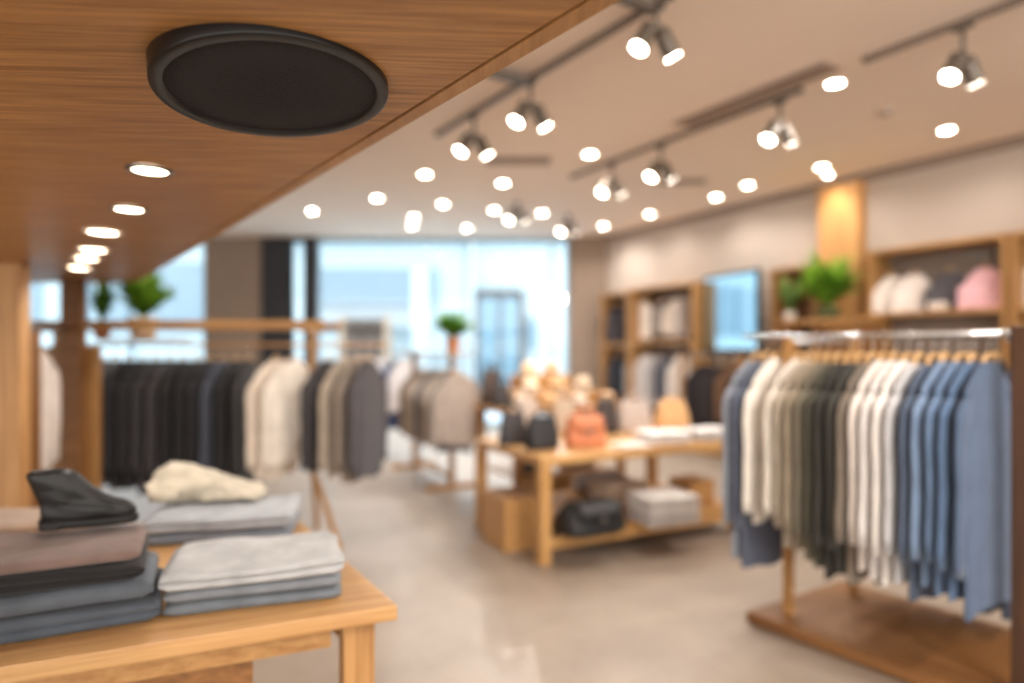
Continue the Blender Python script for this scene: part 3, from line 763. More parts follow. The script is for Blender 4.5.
# front right stack (its near edge runs 168..342)
A = gp(162, 620, TZ); B = gp(342, 598, TZ)
wS = (B - A).length; angS = math.atan2(B.y - A.y, B.x - A.x); nS = Vector((-math.sin(angS), math.cos(angS), 0)); mid = (A + B) / 2
def stack(mid, ang, items):
    z = TZ + .001; n_ = Vector((-math.sin(ang), math.cos(ang), 0))
    for (label, w, d, h, col, seed, lay, sag, name, cat, dx, dy, grp, patch) in items:
        c = mid + n_ * (d / 2 + dy) + Vector((math.cos(ang) * dx, math.sin(ang) * dx, 0)); c.z = z
        folded(label, c, ang, w, d, h, col, seed, lay, sag, name, cat, grp, patch)
        z += h + .002
    return z
G1 = 'folded trousers in the front aisle-side stack'
stack(mid, angS, [
    ('grey-blue folded trousers at the bottom of the aisle-side front stack', wS, .29, .030, (102, 109, 116), 1, 1, .004, 'folded_trousers', 'trousers', 0, 0, G1, None),
    ('mid grey folded trousers in the middle of the aisle-side front stack', wS * .99, .29, .032, (116, 121, 127), 2, 1, .005, 'folded_trousers', 'trousers', 0, .004, G1, None),
    ('pale grey thick folded sweater on top of the aisle-side front stack', wS * 1.03, .31, .056, (170, 171, 172), 3, 2, .012, 'folded_sweater', 'sweater', .0, -.004, G1, None)])
# stack behind it
A = gp(150, 547, TZ); B = gp(284, 541, TZ); ang2 = angS * .6; mid2 = (A + B) / 2
G2 = 'folded clothes in the rear aisle-side stack'
z2 = stack(mid2, ang2, [
    ('slate blue folded trousers at the bottom of the rear aisle-side stack', .50, .32, .045, (112, 118, 128), 4, 1, .006, 'folded_trousers', 'trousers', 0, 0, G2, None),
    ('light grey folded trousers under the cream sweater in the rear aisle-side stack', .51, .33, .055, (158, 162, 168), 5, 2, .01, 'folded_trousers', 'trousers', 0, -.005, G2, None)])
# cream sweater on top: rolled lump
def rolled_sweater(p, rz):
    t = thing('folded_sweater', 'cream rumpled sweater loosely rolled on top of the rear aisle-side stack', 'sweater', p, rz)
    m = fabric((186, 176, 158), 18, .2)
    rings = []; N = 20; rnd = random.Random(9)
    for s in range(N + 1):
        q = s / N; x = -.20 + .41 * q
        hh = .150 * (1 - q ** 1.6 * .82) * (min(1, q * 9) ** .5 * .5 + .5); wd = .11 * (1 - .25 * q)
        if s in (0, N): hh *= .55; wd *= .7
        ring = []
        for k in range(26):
            th = 2 * PI * k / 26; c, sn = math.cos(th), math.sin(th)
            nz = noise.noise(Vector((x * 9, c * 1.6, sn * 1.6 + 4)))
            fold = .013 * math.sin(th * 5 + x * 20 + 2 * nz) * (1 - q * .5) + .006 * math.sin(x * 70 + th * 2)
            y = (wd + .02 * nz + fold) * se(c, .8); z = hh / 2 + (hh / 2 + .010 * nz + fold * .5) * se(sn, .75)
            ring.append(Vector((x + .01 * nz, y, max(0.0, z))))
        rings.append(ring)
    obj('body', add_loft(new(), rings, True, True), m, t, True)
    cuff = new(); add_tube(cuff, [(-.15, -.095, .085), (-.175, -.10, .07), (-.16, -.115, .045), (-.12, -.115, .036), (-.08, -.11, .04)], [.022, .028, .027, .024, .018], 12)
    obj('sleeve', cuff, m, t, True)
c = gp(203, 528, TZ); c.z = z2 - .001; c.y += .05
rolled_sweater(c, ang2 - .05)
# left front stack
A = gp(-6, 648, TZ); B = gp(160, 621, TZ); mid3 = (A + B) / 2; ang3 = math.atan2(B.y - A.y, B.x - A.x)
w3 = (B - A).length
G3 = 'folded clothes in the stack under the boot'
mid3 = mid3 - Vector((math.cos(ang3), math.sin(ang3), 0)) * .08; w3 += .16
z3 = stack(mid3, ang3, [
    ('blue-grey folded jeans at the bottom of the stack under the boot', w3, .34, .056, (76, 84, 94), 11, 2, .006, 'folded_jeans', 'jeans', .0, 0, G3, None),
    ('grey-blue folded jeans second from the bottom under the boot', w3 * .97, .33, .054, (86, 93, 102), 12, 1, .008, 'folded_jeans', 'jeans', -.006, .004, G3, None),
    ('black folded sweater in the middle of the stack under the boot', w3 * .91, .33, .045, (26, 24, 26), 13, 2, .008, 'folded_sweater', 'sweater', -.016, .0, G3, None),
    ('mauve-brown folded sweater right under the black boot', w3 * .90, .34, .032, (116, 96, 89), 14, 1, .014, 'folded_sweater', 'sweater', -.016, .0, G3, None)])
# rear left stack
c4 = gp(40, 560, TZ); G4 = 'folded clothes in the low pile behind the boot'
zz4 = stack(c4 + Vector((-.12, .0, 0)), ang3 * .6, [
    ('grey folded sweater at the bottom of the low pile behind the boot', .46, .3, .06, (120, 112, 108), 21, 2, .008, 'folded_sweater', 'sweater', 0, 0, G4, None),
    ('beige-brown folded sweater on top of the low pile behind the boot', .46, .3, .06, (158, 134, 116), 22, 2, .012, 'folded_sweater', 'sweater', -.0, 0, G4, None)])

def boot(p, rz):
    t = thing('ankle_boot', 'black leather ankle boot standing on the mauve folded sweater', 'boot', p, rz)
    def outline(x0, x1, wmax, z, toe=0.0, seg=28):
        ring = []
        for k in range(seg):
            th = 2 * PI * k / seg; c, s = math.cos(th), math.sin(th)
            u = (c + 1) / 2
            x = x0 + (x1 - x0) * (se(c, .85) + 1) / 2
            wdt = wmax * (1 - .16 * math.sin(u * PI) ** 2 * (x1 - x0 > .2)) * (.86 + .14 * u)
            ring.append(Vector((x, wdt * se(s, .8), z + toe * max(0, u - .6))))
        return ring
    so = [outline(-.125, .158, .048, .0), outline(-.130, .166, .051, .006), outline(-.130, .166, .051, .022, .0), outline(-.127, .162, .049, .026)]
    obj('sole', add_loft(new(), so), SOLE, t, True)
    he = [outline(-.128, -.05, .047, .0), outline(-.130, -.048, .048, .004), outline(-.131, -.046, .049, .03)]
    obj('heel', add_loft(new(), he), SOLE, t, True)
    up = [outline(-.120, .156, .044, .024), outline(-.124, .160, .048, .034), outline(-.126, .158, .049, .048), outline(-.126, .148, .048, .062), outline(-.128, .125, .046, .074),
          outline(-.131, .092, .044, .086), outline(-.136, .062, .043, .10), outline(-.142, .040, .043, .116), outline(-.150, .022, .044, .134), outline(-.158, .004, .044, .152),
          outline(-.163, -.012, .043, .168), outline(-.162, -.026, .041, .180), outline(-.152, -.044, .036, .188), outline(-.14, -.06, .030, .182), outline(-.13, -.065, .026, .15)]
    for i, r in enumerate(up):
        for v_ in r:
            nz = noise.noise(v_ * 22 + Vector((3, 1, 7)))
            v_.y += .004 * nz * (1 if v_.y > 0 else -1); v_.x += .003 * nz
            v_.y *= 1 + .05 * math.sin(v_.z * 120 + v_.x * 40)
    obj('upper', add_loft(new(), up), LEATHER, t, True)
    st = new(); add_tube(st, [(-.12, -.0475, .105), (-.06, -.048, .082), (0, -.0475, .075), (.05, -.046, .066), (.1, -.043, .056)], .0028, 6)
    obj('seam_strap', st, LEATHER, t, True)
    t.scale = (.82, .82, .86)
    return
    pt = new(); add_tube(pt, [(-.160, 0, .165), (-.176, 0, .178), (-.176, 0, .150), (-.152, 0, .130)], .006, 8)
    obj('pull_tab', pt, LEATHER, t, True)
c = gp(84, 526, z3); c.z = z3 + .002
boot(c, ang3 - .05)

# ------------------------------------------------------------------ bag table in the middle
BZ = .77
CA = Vector((.2056, 4.68, 0)); CB = Vector((-.32, 5.72, 0)); CC = Vector((1.87, 5.535, 0))
bu = (CC - CA).normalized(); bv = Vector((-bu.y, bu.x, 0)); BL = 1.95; BD = 1.165
ba = math.atan2(bu.y, bu.x)
def bt(a, b, z=0): return CA + bu * a + bv * b + Vector((0, 0, z))
def bag_table():
    t = thing('display_table', 'low oak table with a lower shelf carrying handbags in the middle of the shop', 'table', CA, ba)
    m = wood('bag_table_oak', (192, 140, 80), (226, 178, 116))
    obj('tabletop', box((BL / 2, BD / 2, BZ - .03), (BL, BD, .06), 0, .005), m, t)
    for a in (.045, BL - .045):
        for b in (.045, BD - .045):
            obj('leg', box((a, b, (BZ - .06) / 2), (.085, .085, BZ - .0605), 0, .004), wood('bag_table_leg', (188, 136, 78), (220, 172, 110), scale=(26, 26, 1.2)), t)
    obj('shelf', box(((BL + .34) / 2, BD / 2, .205), (BL - .36, BD - .02, .035), 0, .004), m, t)
    for b in (.03, BD - .03): obj('shelf_rail', box((BL / 2, b, .145), (BL - .175, .03, .085), 0, .003), m, t)
bag_table()

def handbag(label, p, rz, w, d, h, col, handle=True, flap=False, name='handbag', cat='handbag', group=None, hh=.1, taper=.8, puff=0.0, rough=.6):
    t = thing(name, label, cat, p, rz, group)
    m = plain('bag_%d_%d_%d' % col, col, rough, 0, .12, 12, .15)
    rings = []; N = 12
    for i in range(N + 1):
        q = i / N
        k = (1 - (1 - taper) * q) * (1 + puff * math.sin(q * PI)); kd = (1 - .65 * q ** 1.5) * (1 + puff * math.sin(q * PI))
        if i == 0: k *= .94; kd *= .9
        if i == N: k *= .97
        ring = []
        for j in range(32):
            th = 2 * PI * j / 32
            ring.append(Vector((w / 2 * k * se(math.cos(th), .45), d / 2 * kd * se(math.sin(th), .55), h * q)))
        rings.append(ring)
    obj('bag_body', add_loft(new(), rings), m, t, True)
    if handle:
        for s in (-1, 1):
            pts = []
            for i in range(13):
                th = PI * i / 12
                pts.append((-w * .24 * math.cos(th), s * d * .16, h * .93 + hh * math.sin(th)))
            obj('handle', add_tube(new(), pts, .008, 8), m, t, True)
    if flap:
        rings = []
        for (y, z) in [(.12, 1.0), (-.05, 1.03), (-.30, .98), (-.46, .80), (-.53, .52)]:
            rings.append([Vector((w * taper * .94 * (x - .5) * (1 - .12 * (abs(x - .5) * 2) ** 3 * (1 - z) * 3), d * y - .006, h * (z + (.10 * (abs(x - .5) * 2) ** 2 if z < .6 else 0)))) for x in [k / 10 for k in range(11)]])
        fl = obj('flap', add_loft(new(), rings, False, False, closed=False), m, t, True)
        md = fl.modifiers.new('thick', 'SOLIDIFY'); md.thickness = .006
        obj('clasp', box((0, -d * .56, h * .56), (.04, .012, .03), 0, .003), STEEL, t)
    return t
def onbag(px, py): 
    p = gp(px, py, BZ); p.z = BZ + .001; return p
GB = 'handbags on the bag table'
handbag('charcoal handbag at the crate end of the bag table', onbag(513, 444), ba, .24, .15, .25, (62, 58, 60), group=GB)
handbag('black boxy handbag beside the orange bag on the bag table', onbag(542, 449), ba, .26, .16, .25, (34, 33, 36), group=GB, hh=.06, taper=.86, puff=.06)
handbag('orange leather flap handbag at the front of the bag table', onbag(585, 446), ba * .5, .33, .18, .24, (204, 126, 86), True, True, group=GB, taper=.84, puff=.07, hh=.085)
handbag('grey-white canvas tote behind the black bags on the bag table', onbag(527, 433), ba, .24, .12, .31, (198, 186, 178), group=GB, name='tote_bag', cat='tote bag')
handbag('dark grey bucket bag behind the orange bag on the bag table', onbag(606, 433), ba, .22, .15, .30, (66, 60, 60), group=GB, puff=.08, hh=.06)
handbag('pale grey soft handbag in the middle of the bag table', onbag(634, 431), ba * .4, .34, .18, .28, (196, 182, 174), group=GB, puff=.06, hh=.08)
handbag('apricot yellow handbag towards the clothes rack end of the bag table', onbag(672, 429), ba * .4, .34, .18, .27, (224, 178, 126), group=GB, puff=.08, taper=.72, hh=.05)
handbag('cream small handbag between the tote and the orange bag', onbag(563, 432), ba, .22, .12, .30, (206, 188, 168), group=GB)
folded('white flat folded tee beside the orange bag on the bag table', onbag(631, 447), ba, .26, .18, .03, (232, 226, 220), 31, 1, .004, 'folded_tee', 'folded shirt')
folded('white folded shirt under another in the middle front of the bag table', onbag(662, 442), ba * .6, .42, .26, .05, (210, 206, 206), 32, 2, .005, 'folded_shirt', 'folded shirt')
p = onbag(662, 442); p.z += .053
folded('bright white folded shirt on top of another on the bag table', p, ba * .6, .40, .25, .045, (234, 232, 230), 33, 1, .005, 'folded_shirt', 'folded shirt')
folded('grey folded shirt at the clothes rack end of the bag table', onbag(706, 439), ba * .6, .34, .26, .05, (178, 174, 174), 34, 2, .005, 'folded_shirt', 'folded shirt')
p = onbag(706, 439); p.z += .053
folded('white folded shirt topmost at the clothes rack end of the bag table', p, ba * .6, .33, .25, .045, (226, 222, 220), 35, 1, .005, 'folded_shirt', 'folded shirt')
# lower shelf
SZ = .2235
def onsh(px, py): p = gp(px, py, SZ); p.z = SZ + .001; return p
handbag('black slouchy duffel bag on the lower shelf of the bag table', onsh(590, 531), ba, .5, .32, .22, (22, 21, 22), False, True, 'duffel_bag', 'bag', puff=.12)
def shelf_pile(px, py, w, d, items):
    p = onsh(px, py); z = p.z
    for k, (label, h, col) in enumerate(items):
        folded(label, Vector((p.x, p.y, z)), ba * .8, w * (1 - .02 * k), d, h, col, 40 + k + int(px), 2, .006, 'folded_blanket', 'blanket', 'folded blankets on the lower shelf'); z += h + .002
shelf_pile(663, 521, .46, .34, [('light grey folded blanket at the bottom of the lower shelf pile', .075, (188, 182, 178)), ('white folded blanket in the middle of the lower shelf pile', .07, (216, 210, 204)), ('off-white folded blanket on top of the lower shelf pile', .07, (208, 202, 196))])
folded('beige folded throw behind the black duffel on the lower shelf', onsh(618, 503), ba, .44, .3, .2, (176, 152, 130), 55, 3, .01, 'folded_blanket', 'blanket')
def wooden_crate(label, p, rz, w, d, h, lid=True):
    t = thing('wooden_box', label, 'box', p, rz)
    m = wood('crate_oak', (184, 134, 80), (214, 164, 104)); th = .018
    obj('side_wall', box((0, -d / 2 + th / 2, h / 2), (w, th, h - .001), 0, .002), m, t); obj('side_wall', box((0, d / 2 - th / 2, h / 2), (w, th, h - .001), 0, .002), m, t)
    obj('end_wall', box((-w / 2 + th / 2, 0, h / 2), (th, d - 2 * th - .001, h - .001), 0, .002), m, t); obj('end_wall', box((w / 2 - th / 2, 0, h / 2), (th, d - 2 * th - .001, h - .001), 0, .002), m, t)
    obj('bottom', box((0, 0, .012), (w - 2 * th - .001, d - 2 * th - .001, .02), 0, 0), m, t)
    if lid: obj('lid', box((0, 0, h + .008), (w + .006, d + .006, .016), 0, .003), m, t)
cc = gp(505, 553) + bu * .135 + bv * .215
wooden_crate('oak lidded box on the floor under the end of the bag table', cc, ba, .27, .43, .385)
p = onsh(700, 506) + bv * .1
wooden_crate('small oak box on the lower shelf of the bag table', p, ba, .26, .26, .2)
# grey things on the floor behind the crate
g = gp(540, 506); g = g + bu * -.0
folded('grey folded blanket on the lower shelf behind the oak box', onsh(600, 491) , ba, .4, .28, .16, (150, 142, 138), 61, 3, .01, 'folded_blanket', 'blanket')

# ------------------------------------------------------------------ tiered hat display behind
def tier_display():
    O = Vector((.40, 6.85, 0))
    t = thing('tiered_display_stand', 'stepped oak display stand of straw hats and small bags behind the bag table', 'display stand', O, ba)
    obj('tabletop', box((0, 0, .94), (1.35, .95, .05), 0, .004), OAK, t)
    for sx in (-1, 1):
        for sy in (-1, 1): obj('leg', box((sx * .6, sy * .4, .4575), (.07, .07, .9145), 0, .004), OAKV, t)
    obj('step', box((0, .12, 1.04), (.95, .62, .148), 0, .004), OAK, t)
    obj('step', box((0, .22, 1.19), (.52, .40, .148), 0, .004), OAK, t)
    obj('lower_shelf', box((0, 0, .3), (1.12, .72, .03), 0, .003), OAK, t)
    return O
DO = tier_display()
def dt(x, y, z): 
    return DO + Matrix.Rotation(ba, 4, 'Z') @ Vector((x, y, 0)) + Vector((0, 0, z))
def hat(label, p, rz, r, col, bandcol=None, group='straw and felt hats on the stepped stand'):
    t = thing('hat', label, 'hat', p, rz, group)
    m = fabric(col, 30, .15)
    obj('brim_and_crown', add_lathe(new(), [(r, .002), (r * 1.01, .008), (r * .8, .012), (r * .62, .016), (r * .60, .06), (r * .57, .10), (r * .48, .126), (r * .25, .135), (.0005, .130)], 32, sx=1.0, sy=.9), m, t, True)
    obj('hat_band', add_lathe(new(), [(r * .63, .0165), (r * .62, .04), (r * .61, .042)], 32, sx=1.08, sy=.95), fabric(bandcol or (90, 66, 48)), t, True)
z1, zz2, zz3 = .966, 1.1155, 1.2655
HATS = [(-.52, -.325, z1, (232, 208, 178), 'cream straw hat at the window end of the lowest step'), (-.20, -.33, z1, (222, 180, 132), 'tan straw hat, second along the lowest step'), (.14, -.33, z1, (240, 226, 208), 'off-white hat, third along the lowest step'), (.48, -.325, z1, (214, 176, 138), 'tan straw hat at the wall end of the lowest step'),
        (-.30, -.105, zz2, (236, 214, 186), 'pale straw hat at the window end of the middle step'), (.02, -.105, zz2, (226, 186, 142), 'golden straw hat in the centre of the middle step'), (.33, -.105, zz2, (238, 216, 188), 'cream hat at the wall end of the middle step'),
        (-.14, .21, zz3, (238, 206, 168), 'peach straw hat at the window side of the top step'), (.14, .22, zz3, (232, 190, 148), 'honey straw hat at the wall side of the top step')]
for x, y, z, col, lb in HATS:
    hat(lb, dt(x, y, z + .001), ba, .132, col)
p = dt(-.585, .22, z1 + .001)
handbag('dark brown handbag at the rear window end of the stepped stand', p, ba, .19, .14, .36, (70, 54, 46), group='bags on the stepped stand', puff=.1)
p = dt(-.585, -.04, z1 + .001)
handbag('black clutch bag behind the cream hat on the stepped stand', p, ba, .18, .12, .22, (50, 44, 44), group='bags on the stepped stand')
handbag('dark grey bag on the lower shelf of the stepped stand', dt(-.3, -.15, .317), ba, .4, .25, .28, (60, 54, 52), group='bags on the stepped stand')
handbag('grey bag at the wall end of the stepped stand lower shelf', dt(.25, -.12, .317), ba, .4, .25, .26, (130, 118, 110), group='bags on the stepped stand')
wooden_crate('oak box standing on the floor beneath the stepped stand', dt(0, .1, 0.002), ba, .5, .3, .24)

# ------------------------------------------------------------------ plants
def plant(name, label, p, potr, poth, potm, N, reach, height, seed, leaf, wid=.03, arch=1.0, group=None):
    t = thing(name, label, 'plant', p, 0, group)
    pt = obj('pot', add_lathe(new(), [(.0005, .001), (potr * .72, .001), (potr * .76, .006), (potr * .98, poth * .9), (potr, poth), (potr * .9, poth), (potr * .86, poth * .85)], 28), potm, t, True)
    obj('soil', add_lathe(new(), [(.0005, poth * .87), (potr * .85, poth * .86)], 20), SOIL, t)
    rnd = random.Random(seed); bm = new()
    for i in range(N):
        az = rnd.uniform(0, 2 * PI); rr = rnd.uniform(.35, 1) * reach; hh = rnd.uniform(.45, 1.0) * height
        ln = 7; d = Vector((math.cos(az), math.sin(az), 0)); sd = Vector((-d.y, d.x, 0)); wv = wid * rnd.uniform(.7, 1.3)
        droop = rnd.uniform(.15, .9) * arch
        pr = None; tw = rnd.uniform(-.5, .5)
        for k in range(ln + 1):
            q = k / ln
            c = d * (rr * q ** 1.1) + Vector((0, 0, poth * .85 + hh * (1.6 * q - droop * q * q * 1.1)))
            ww = wv * math.sin(PI * min(.97, .08 + q * .9)) ** .8
            s2 = sd * math.cos(tw) + Vector((0, 0, 1)) * math.sin(tw)
            a_, b_ = bm.verts.new(c - s2 * ww + Vector((0, 0, .2 * ww))), bm.verts.new(c + s2 * ww + Vector((0, 0, .2 * ww)))
            if pr: bm.faces.new((pr[0], pr[1], b_, a_))
            pr = (a_, b_)
        # leaflets
        for k in range(2, ln):
            q = k / ln
            c = d * (rr * q ** 1.1) + Vector((0, 0, poth * .85 + hh * (1.6 * q - droop * q * q * 1.1)))
            for s in (-1, 1):
                e = (d * .5 + sd * s + Vector((0, 0, rnd.uniform(-.3, .5)))).normalized() * wid * rnd.uniform(2.0, 3.4)
                f = e.cross(Vector((0, 0, 1))).normalized() * wid * .55
                v_ = [bm.verts.new(c), bm.verts.new(c + e * .5 + f), bm.verts.new(c + e), bm.verts.new(c + e * .5 - f)]
                bm.faces.new(v_)
    obj('foliage', bm, leaf, t, True)
    return t
G1L = leafmat('leaf_bright', (84, 140, 34), (176, 216, 84)); G2L = leafmat('leaf_mid', (62, 116, 34), (136, 186, 70)); G3L = leafmat('leaf_pale', (120, 160, 84), (176, 200, 130))
c = LO + lu * (LL - .72) + Vector((0, 0, 1.6295))
plant('potted_fern', 'bright green leafy plant in a pale pot on the long oak rack', c, .115, .17, POTW, 100, .25, .36, 3, G1L, .03)
plant('potted_fern', 'green plant with drooping leaves behind the pale-potted plant on the long oak rack', c + Vector((-.34, .0, 0)), .075, .13, TERRA, 45, .11, .36, 13, G2L, .022)
c = MO + mu * .12 + Vector((0, 0, 1.496))
plant('potted_palm', 'small green plant in a terracotta pot on the short clothes rack', c, .085, .17, TERRA, 90, .30, .26, 4, G2L, .026)

# ------------------------------------------------------------------ shelving along the right wall
WD = .45
def bay(label, px0, px1, top, shelves, back, name='wall_shelving_unit', o0=.01, off=WD, m=OAKV, rail=None, bottom=.08, shelf_z=None, th=.045):
    sA, sB = sw(px0, off), sw(px1, off)          # sA nearer, sB farther
    O = wpt((sA + sB) / 2, 0)
    t = thing(name, label, 'shelving', (O.x, O.y, 0), WR)
    w_ = abs(sB - sA) - .004
    for s in (-1, 1): obj('side_panel', box((s * (w_ / 2 - th / 2), (off + o0) / 2, top / 2), (th, off - o0, top - .002), 0, .003), m, t)
    iw = w_ - 2 * th - .002
    obj('top_panel', box((0, (off + o0) / 2, top - th / 2), (iw, off - o0 - .002, th), 0, .003), OAK, t)
    obj('bottom_panel', box((0, (off + o0) / 2, bottom), (iw, off - o0 - .002, th), 0, .003), OAK, t)
    if back: obj('back_panel', box((0, o0 + .012, top / 2), (iw, .02, top - .1), 0, 0), back, t)
    for z in shelves: obj('shelf', box((0, (off + o0) / 2 + .01, z - .02), (iw, off - o0 - .03, .04), 0, .003), OAK, t)
    if rail:
        for z in (rail if isinstance(rail, (list, tuple)) else [rail]):
            obj('rail', add_tube(new(), [(-iw / 2 + .002, .24, z), (iw / 2 - .002, .24, z)], .011, 10), STEEL, t, True)
    return sA, sB
BACKG = plain('bay_back_grey', (136, 122, 112), .85); BACKD = wood('bay_back_dark', (92, 62, 38), (122, 86, 54), scale=(26, 26, 1.2))
# unit with white, grey and pink tops
topz = 2.67
u2 = bay('oak wall shelving with white, grey and pink tops on its upper shelf', 866, 1006, topz, [1.95], BACKG, rail=[2.5], bottom=.3)
u1 = bay('oak wall shelving bay at the camera end of the beige wall', 1009, 1200, topz, [1.95], BACKD, rail=[2.5, 1.75], bottom=.3)
u3 = bay('narrow oak wall shelving bay behind the big green plant', 770, 814, 2.60, [1.72], BACKD, rail=[1.6], bottom=.3)
u4 = bay('oak wall shelving bay with white and grey tops beyond the mirror', 630, 693, 2.57, [1.66], BACKD, rail=[2.47, 1.56], bottom=.3)
u5 = bay('oak wall shelving bay at the far corner with black tops', 600, 628, 2.55, [1.62], BACKD, rail=[2.45, 1.52], bottom=.3)
# mirror panel over a low hanging bay
sA, sB = sw(764, WD - .1), sw(698, WD - .1)
O = wpt((sA + sB) / 2, 0)
t = thing('wall_mirror', 'large blue-reflecting rectangular mirror between the oak wall bays', 'mirror', wpt((sA + sB) / 2, WD - .11), WR - math.radians(10))
w_ = sB - sA; z0, z1_ = 1.50, 2.64
mm = nodes('mirror_surface'); mm[2].inputs['Base Color'].default_value = rgb((196, 220, 232)); mm[2].inputs['Metallic'].default_value = 1; mm[2].inputs['Roughness'].default_value = .05
obj('mirror_glass', box((0, 0, (z0 + z1_) / 2), (w_ - .08, .012, z1_ - z0 - .08), 0, 0), mm[0], t)
bm = new()
for s in (-1, 1): add_box(bm, (s * (w_ / 2 - .02), -.015, (z0 + z1_) / 2), (.04, .05, z1_ - z0))
for z in (z0 + .02, z1_ - .02): add_box(bm, (0, -.015, z), (w_ - .081, .05, .04))
obj('mirror_frame', bm, BLACKM, t)
obj('back_stand', box((0, -.14, (z1_ + .0) / 2), (.3, .06, z1_), 0, .004), OAKD, t)
obj('stand_foot', box((0, -.13, .03), (.5, .3, .05), 0, .004), OAKD, t)
obj('bracket', box((0, -.075, 2.1), (.12, .07, .3), 0, .003), BLACKM, t)
# low hanging rail in front of the mirror
t2 = thing('clothing_rack', 'low oak rail unit of dark jackets under the wall mirror', 'clothing rack', (O.x, O.y, 0), WR)
for s in (-1, 1): obj('post', box((s * (w_ / 2 - .05), .72, .74), (.05, .05, 1.48), 0, .003), OAKV, t2)
obj('hanging_rail', add_tube(new(), [(-w_ / 2 + .02, .72, 1.44), (w_ / 2 - .02, .72, 1.44)], .0125, 10), STEEL, t2, True)
obj('foot_bar', box((0, .72, .06), (w_ - .16, .05, .06), 0, .003), OAK, t2)

# shelf ledge carrying the big plant, along the foot of the pillar
sA, sB = sw(865, .85), sw(780, .85)
O = wpt((sA + sB) / 2, 0)
zp = 1.90
t = thing('plant_ledge', 'oak ledge in front of the oak pillar carrying the big green plant', 'shelf', (O.x, O.y, 0), WR)
obj('ledge_board', box((0, .70, zp - .03), (sB - sA, .36, .05), 0, .004), OAK, t)
for s in (-1, 1): obj('support_post', box((s * ((sB - sA) / 2 - .05), .70, (zp - .055) / 2), (.06, .3, zp - .0555), 0, .003), OAKD, t)
pp = wpt(sw(828, .7), .70, zp - .004)
plant('potted_fern', 'large bushy green plant on the oak ledge by the oak pillar', pp, .14, .14, plain('dark_green_pot', (74, 84, 48), .6), 150, .40, .50, 5, G1L, .034)
pp = wpt(sw(793, .7), .76, zp - .004)
plant('potted_fern', 'small pale variegated plant in a white pot beside the large bushy plant', pp, .075, .1, plain('white_pot', (222, 214, 204), .5), 60, .17, .40, 6, G3L, .024)

# tops hanging in the wall bays
def wall_garment(px, off, z, rzdeg, name, cat, label, col, L, W=.42, T=.06, SL=.4, hl=None, group=None, sleeves=True):
    s = sw(px, off); p = wpt(s, off, z)
    garment(name, cat, label, p, WR + math.radians(rzdeg), col, L, W, T, SL, group, hl, 'wooden hangers along the beige wall', sleeves=sleeves, hook=PI / 2 - math.radians(rzdeg))
GW = 'tops on the upper shelf by the beige wall'
wall_garment(893, .24, 2.5, 40, 'hanging_garment', 'top', 'white top nearest the oak pillar on the upper wall shelf', (240, 230, 222), .42, .34, .07, .26, 'wooden hanger carrying the white top nearest the oak pillar', GW)
wall_garment(915, .24, 2.5, 40, 'hanging_garment', 'top', 'off-white top second from the oak pillar on the upper wall shelf', (234, 222, 214), .42, .34, .06, .26, 'wooden hanger carrying the off-white top second from the oak pillar', GW)
wall_garment(951, .22, 2.5, 25, 'hanging_garment', 'top', 'dark grey top between the off-white and pink tops', (84, 80, 84), .38, .34, .06, .22, 'wooden hanger carrying the dark grey top on the wall shelf', GW)
wall_garment(986, .24, 2.5, 25, 'hanging_garment', 'top', 'pink top beside the dark grey top on the upper wall shelf', (236, 186, 194), .40, .34, .06, .24, 'wooden hanger carrying the pink top on the wall shelf', GW)
s = sw(938, .37); p = wpt(s, .37, 1.9515)
folded('small white folded cloth on the wall shelf before the dark grey top', p, WR + PI, .16, .12, .09, (226, 212, 200), 71, 3, .006, 'folded_cloth', 'folded cloth')
wall_garment(1040, .24, 2.5, 0, 'hanging_garment', 'top', 'white top in the wall bay at the camera end', (226, 214, 204), .45, .38, .07, .3, 'wooden hanger carrying the white top in the camera-end bay', GW)
GM = 'dark jackets under the wall mirror'
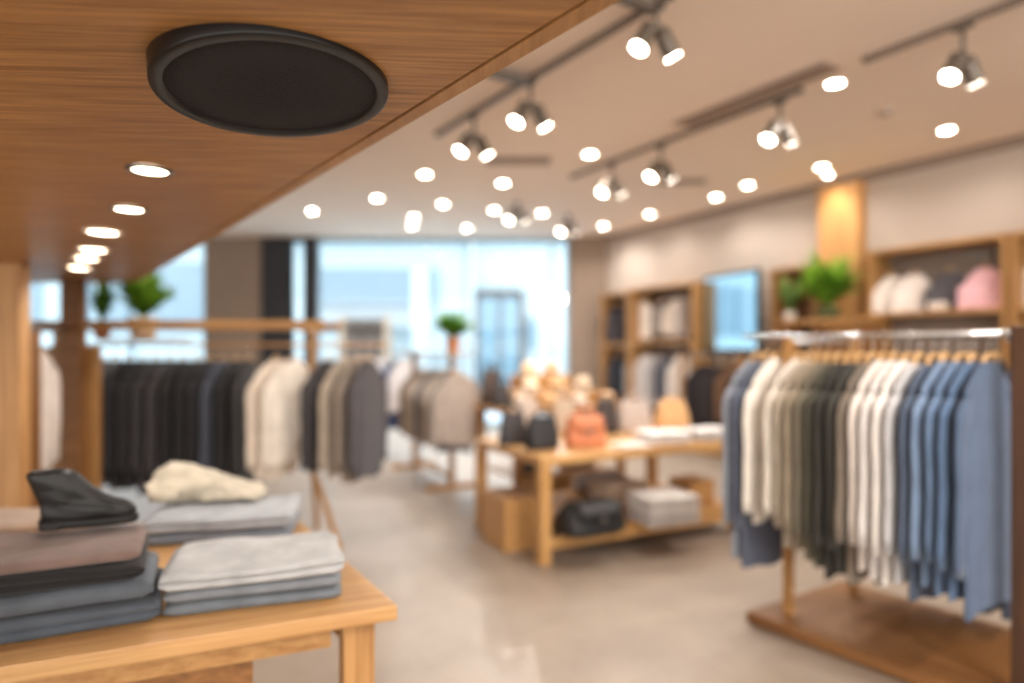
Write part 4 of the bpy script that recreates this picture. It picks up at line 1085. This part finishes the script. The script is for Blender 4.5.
for px, cn_, col, L in [(705, 'black', (44, 38, 42), .9), (722, 'soft black', (50, 44, 46), .9), (736, 'brown', (112, 82, 60), .86), (749, 'dark brown', (84, 66, 56), .9), (761, 'charcoal', (62, 56, 58), .92)]:
    wall_garment(px, .72, 1.44, 50, 'hanging_jacket', 'jacket', f'{cn_} jacket on the low rail under the wall mirror', col, L, .42, .055, .55, f'wooden hanger carrying the {cn_} jacket under the wall mirror', GM)
GF = 'tops in the wall bay beyond the mirror'
for px, z, cn_, col, L, rz in [(644, 2.47, 'bright white', (236, 226, 216), .62, 10), (664, 2.47, 'grey', (150, 138, 132), .6, 70), (678, 2.47, 'ivory', (218, 204, 190), .6, 50), (686, 2.47, 'pale grey', (190, 180, 174), .58, 80)]:
    wall_garment(px, .24, z, rz, 'hanging_garment', 'top', f'{cn_} top on the upper rail of the bay beyond the mirror', col, L, .34, .06, .36, f'wooden hanger carrying the {cn_} top beyond the mirror', GF)
for px, z, cn_, col, L, rz in [(638, 1.56, 'dusty blue', (124, 140, 150), .8, 60), (647, 1.56, 'light grey', (200, 194, 192), .82, 40), (660, 1.56, 'silver grey', (176, 172, 174), .84, 70), (671, 1.56, 'slate blue', (74, 78, 92), .8, 60), (682, 1.56, 'white', (220, 212, 206), .82, 40)]:
    wall_garment(px, .24, z, rz, 'hanging_shirt', 'shirt', f'{cn_} shirt on the lower rail of the bay beyond the mirror', col, L, .34, .05, .5, f'wooden hanger carrying the {cn_} lower-rail shirt beyond the mirror', GF)
for px, z, cn_, lv, col in [(611, 2.45, 'black', 'upper', (40, 38, 46)), (620, 2.45, 'grey-black', 'upper', (58, 54, 60)), (611, 1.52, 'charcoal', 'lower', (54, 50, 54)), (620, 1.52, 'blue-black', 'lower', (46, 48, 58))]:
    wall_garment(px, .24, z, 60, 'hanging_garment', 'top', f'{cn_} top on the {lv} rail of the far corner bay', col, .66, .34, .07, .4, f'wooden hanger carrying the {cn_} top in the far corner bay', 'dark tops in the far corner bay')
for px, cn_, col in [(782, 'olive grey', (98, 90, 80)), (797, 'dark brown', (82, 66, 54))]:
    wall_garment(px, .24, 1.6, 60, 'hanging_garment', 'top', f'{cn_} top in the narrow bay behind the big plant', col, .8, .34, .06, .5, f'wooden hanger carrying the {cn_} top behind the big plant', 'tops in the narrow wall bay')
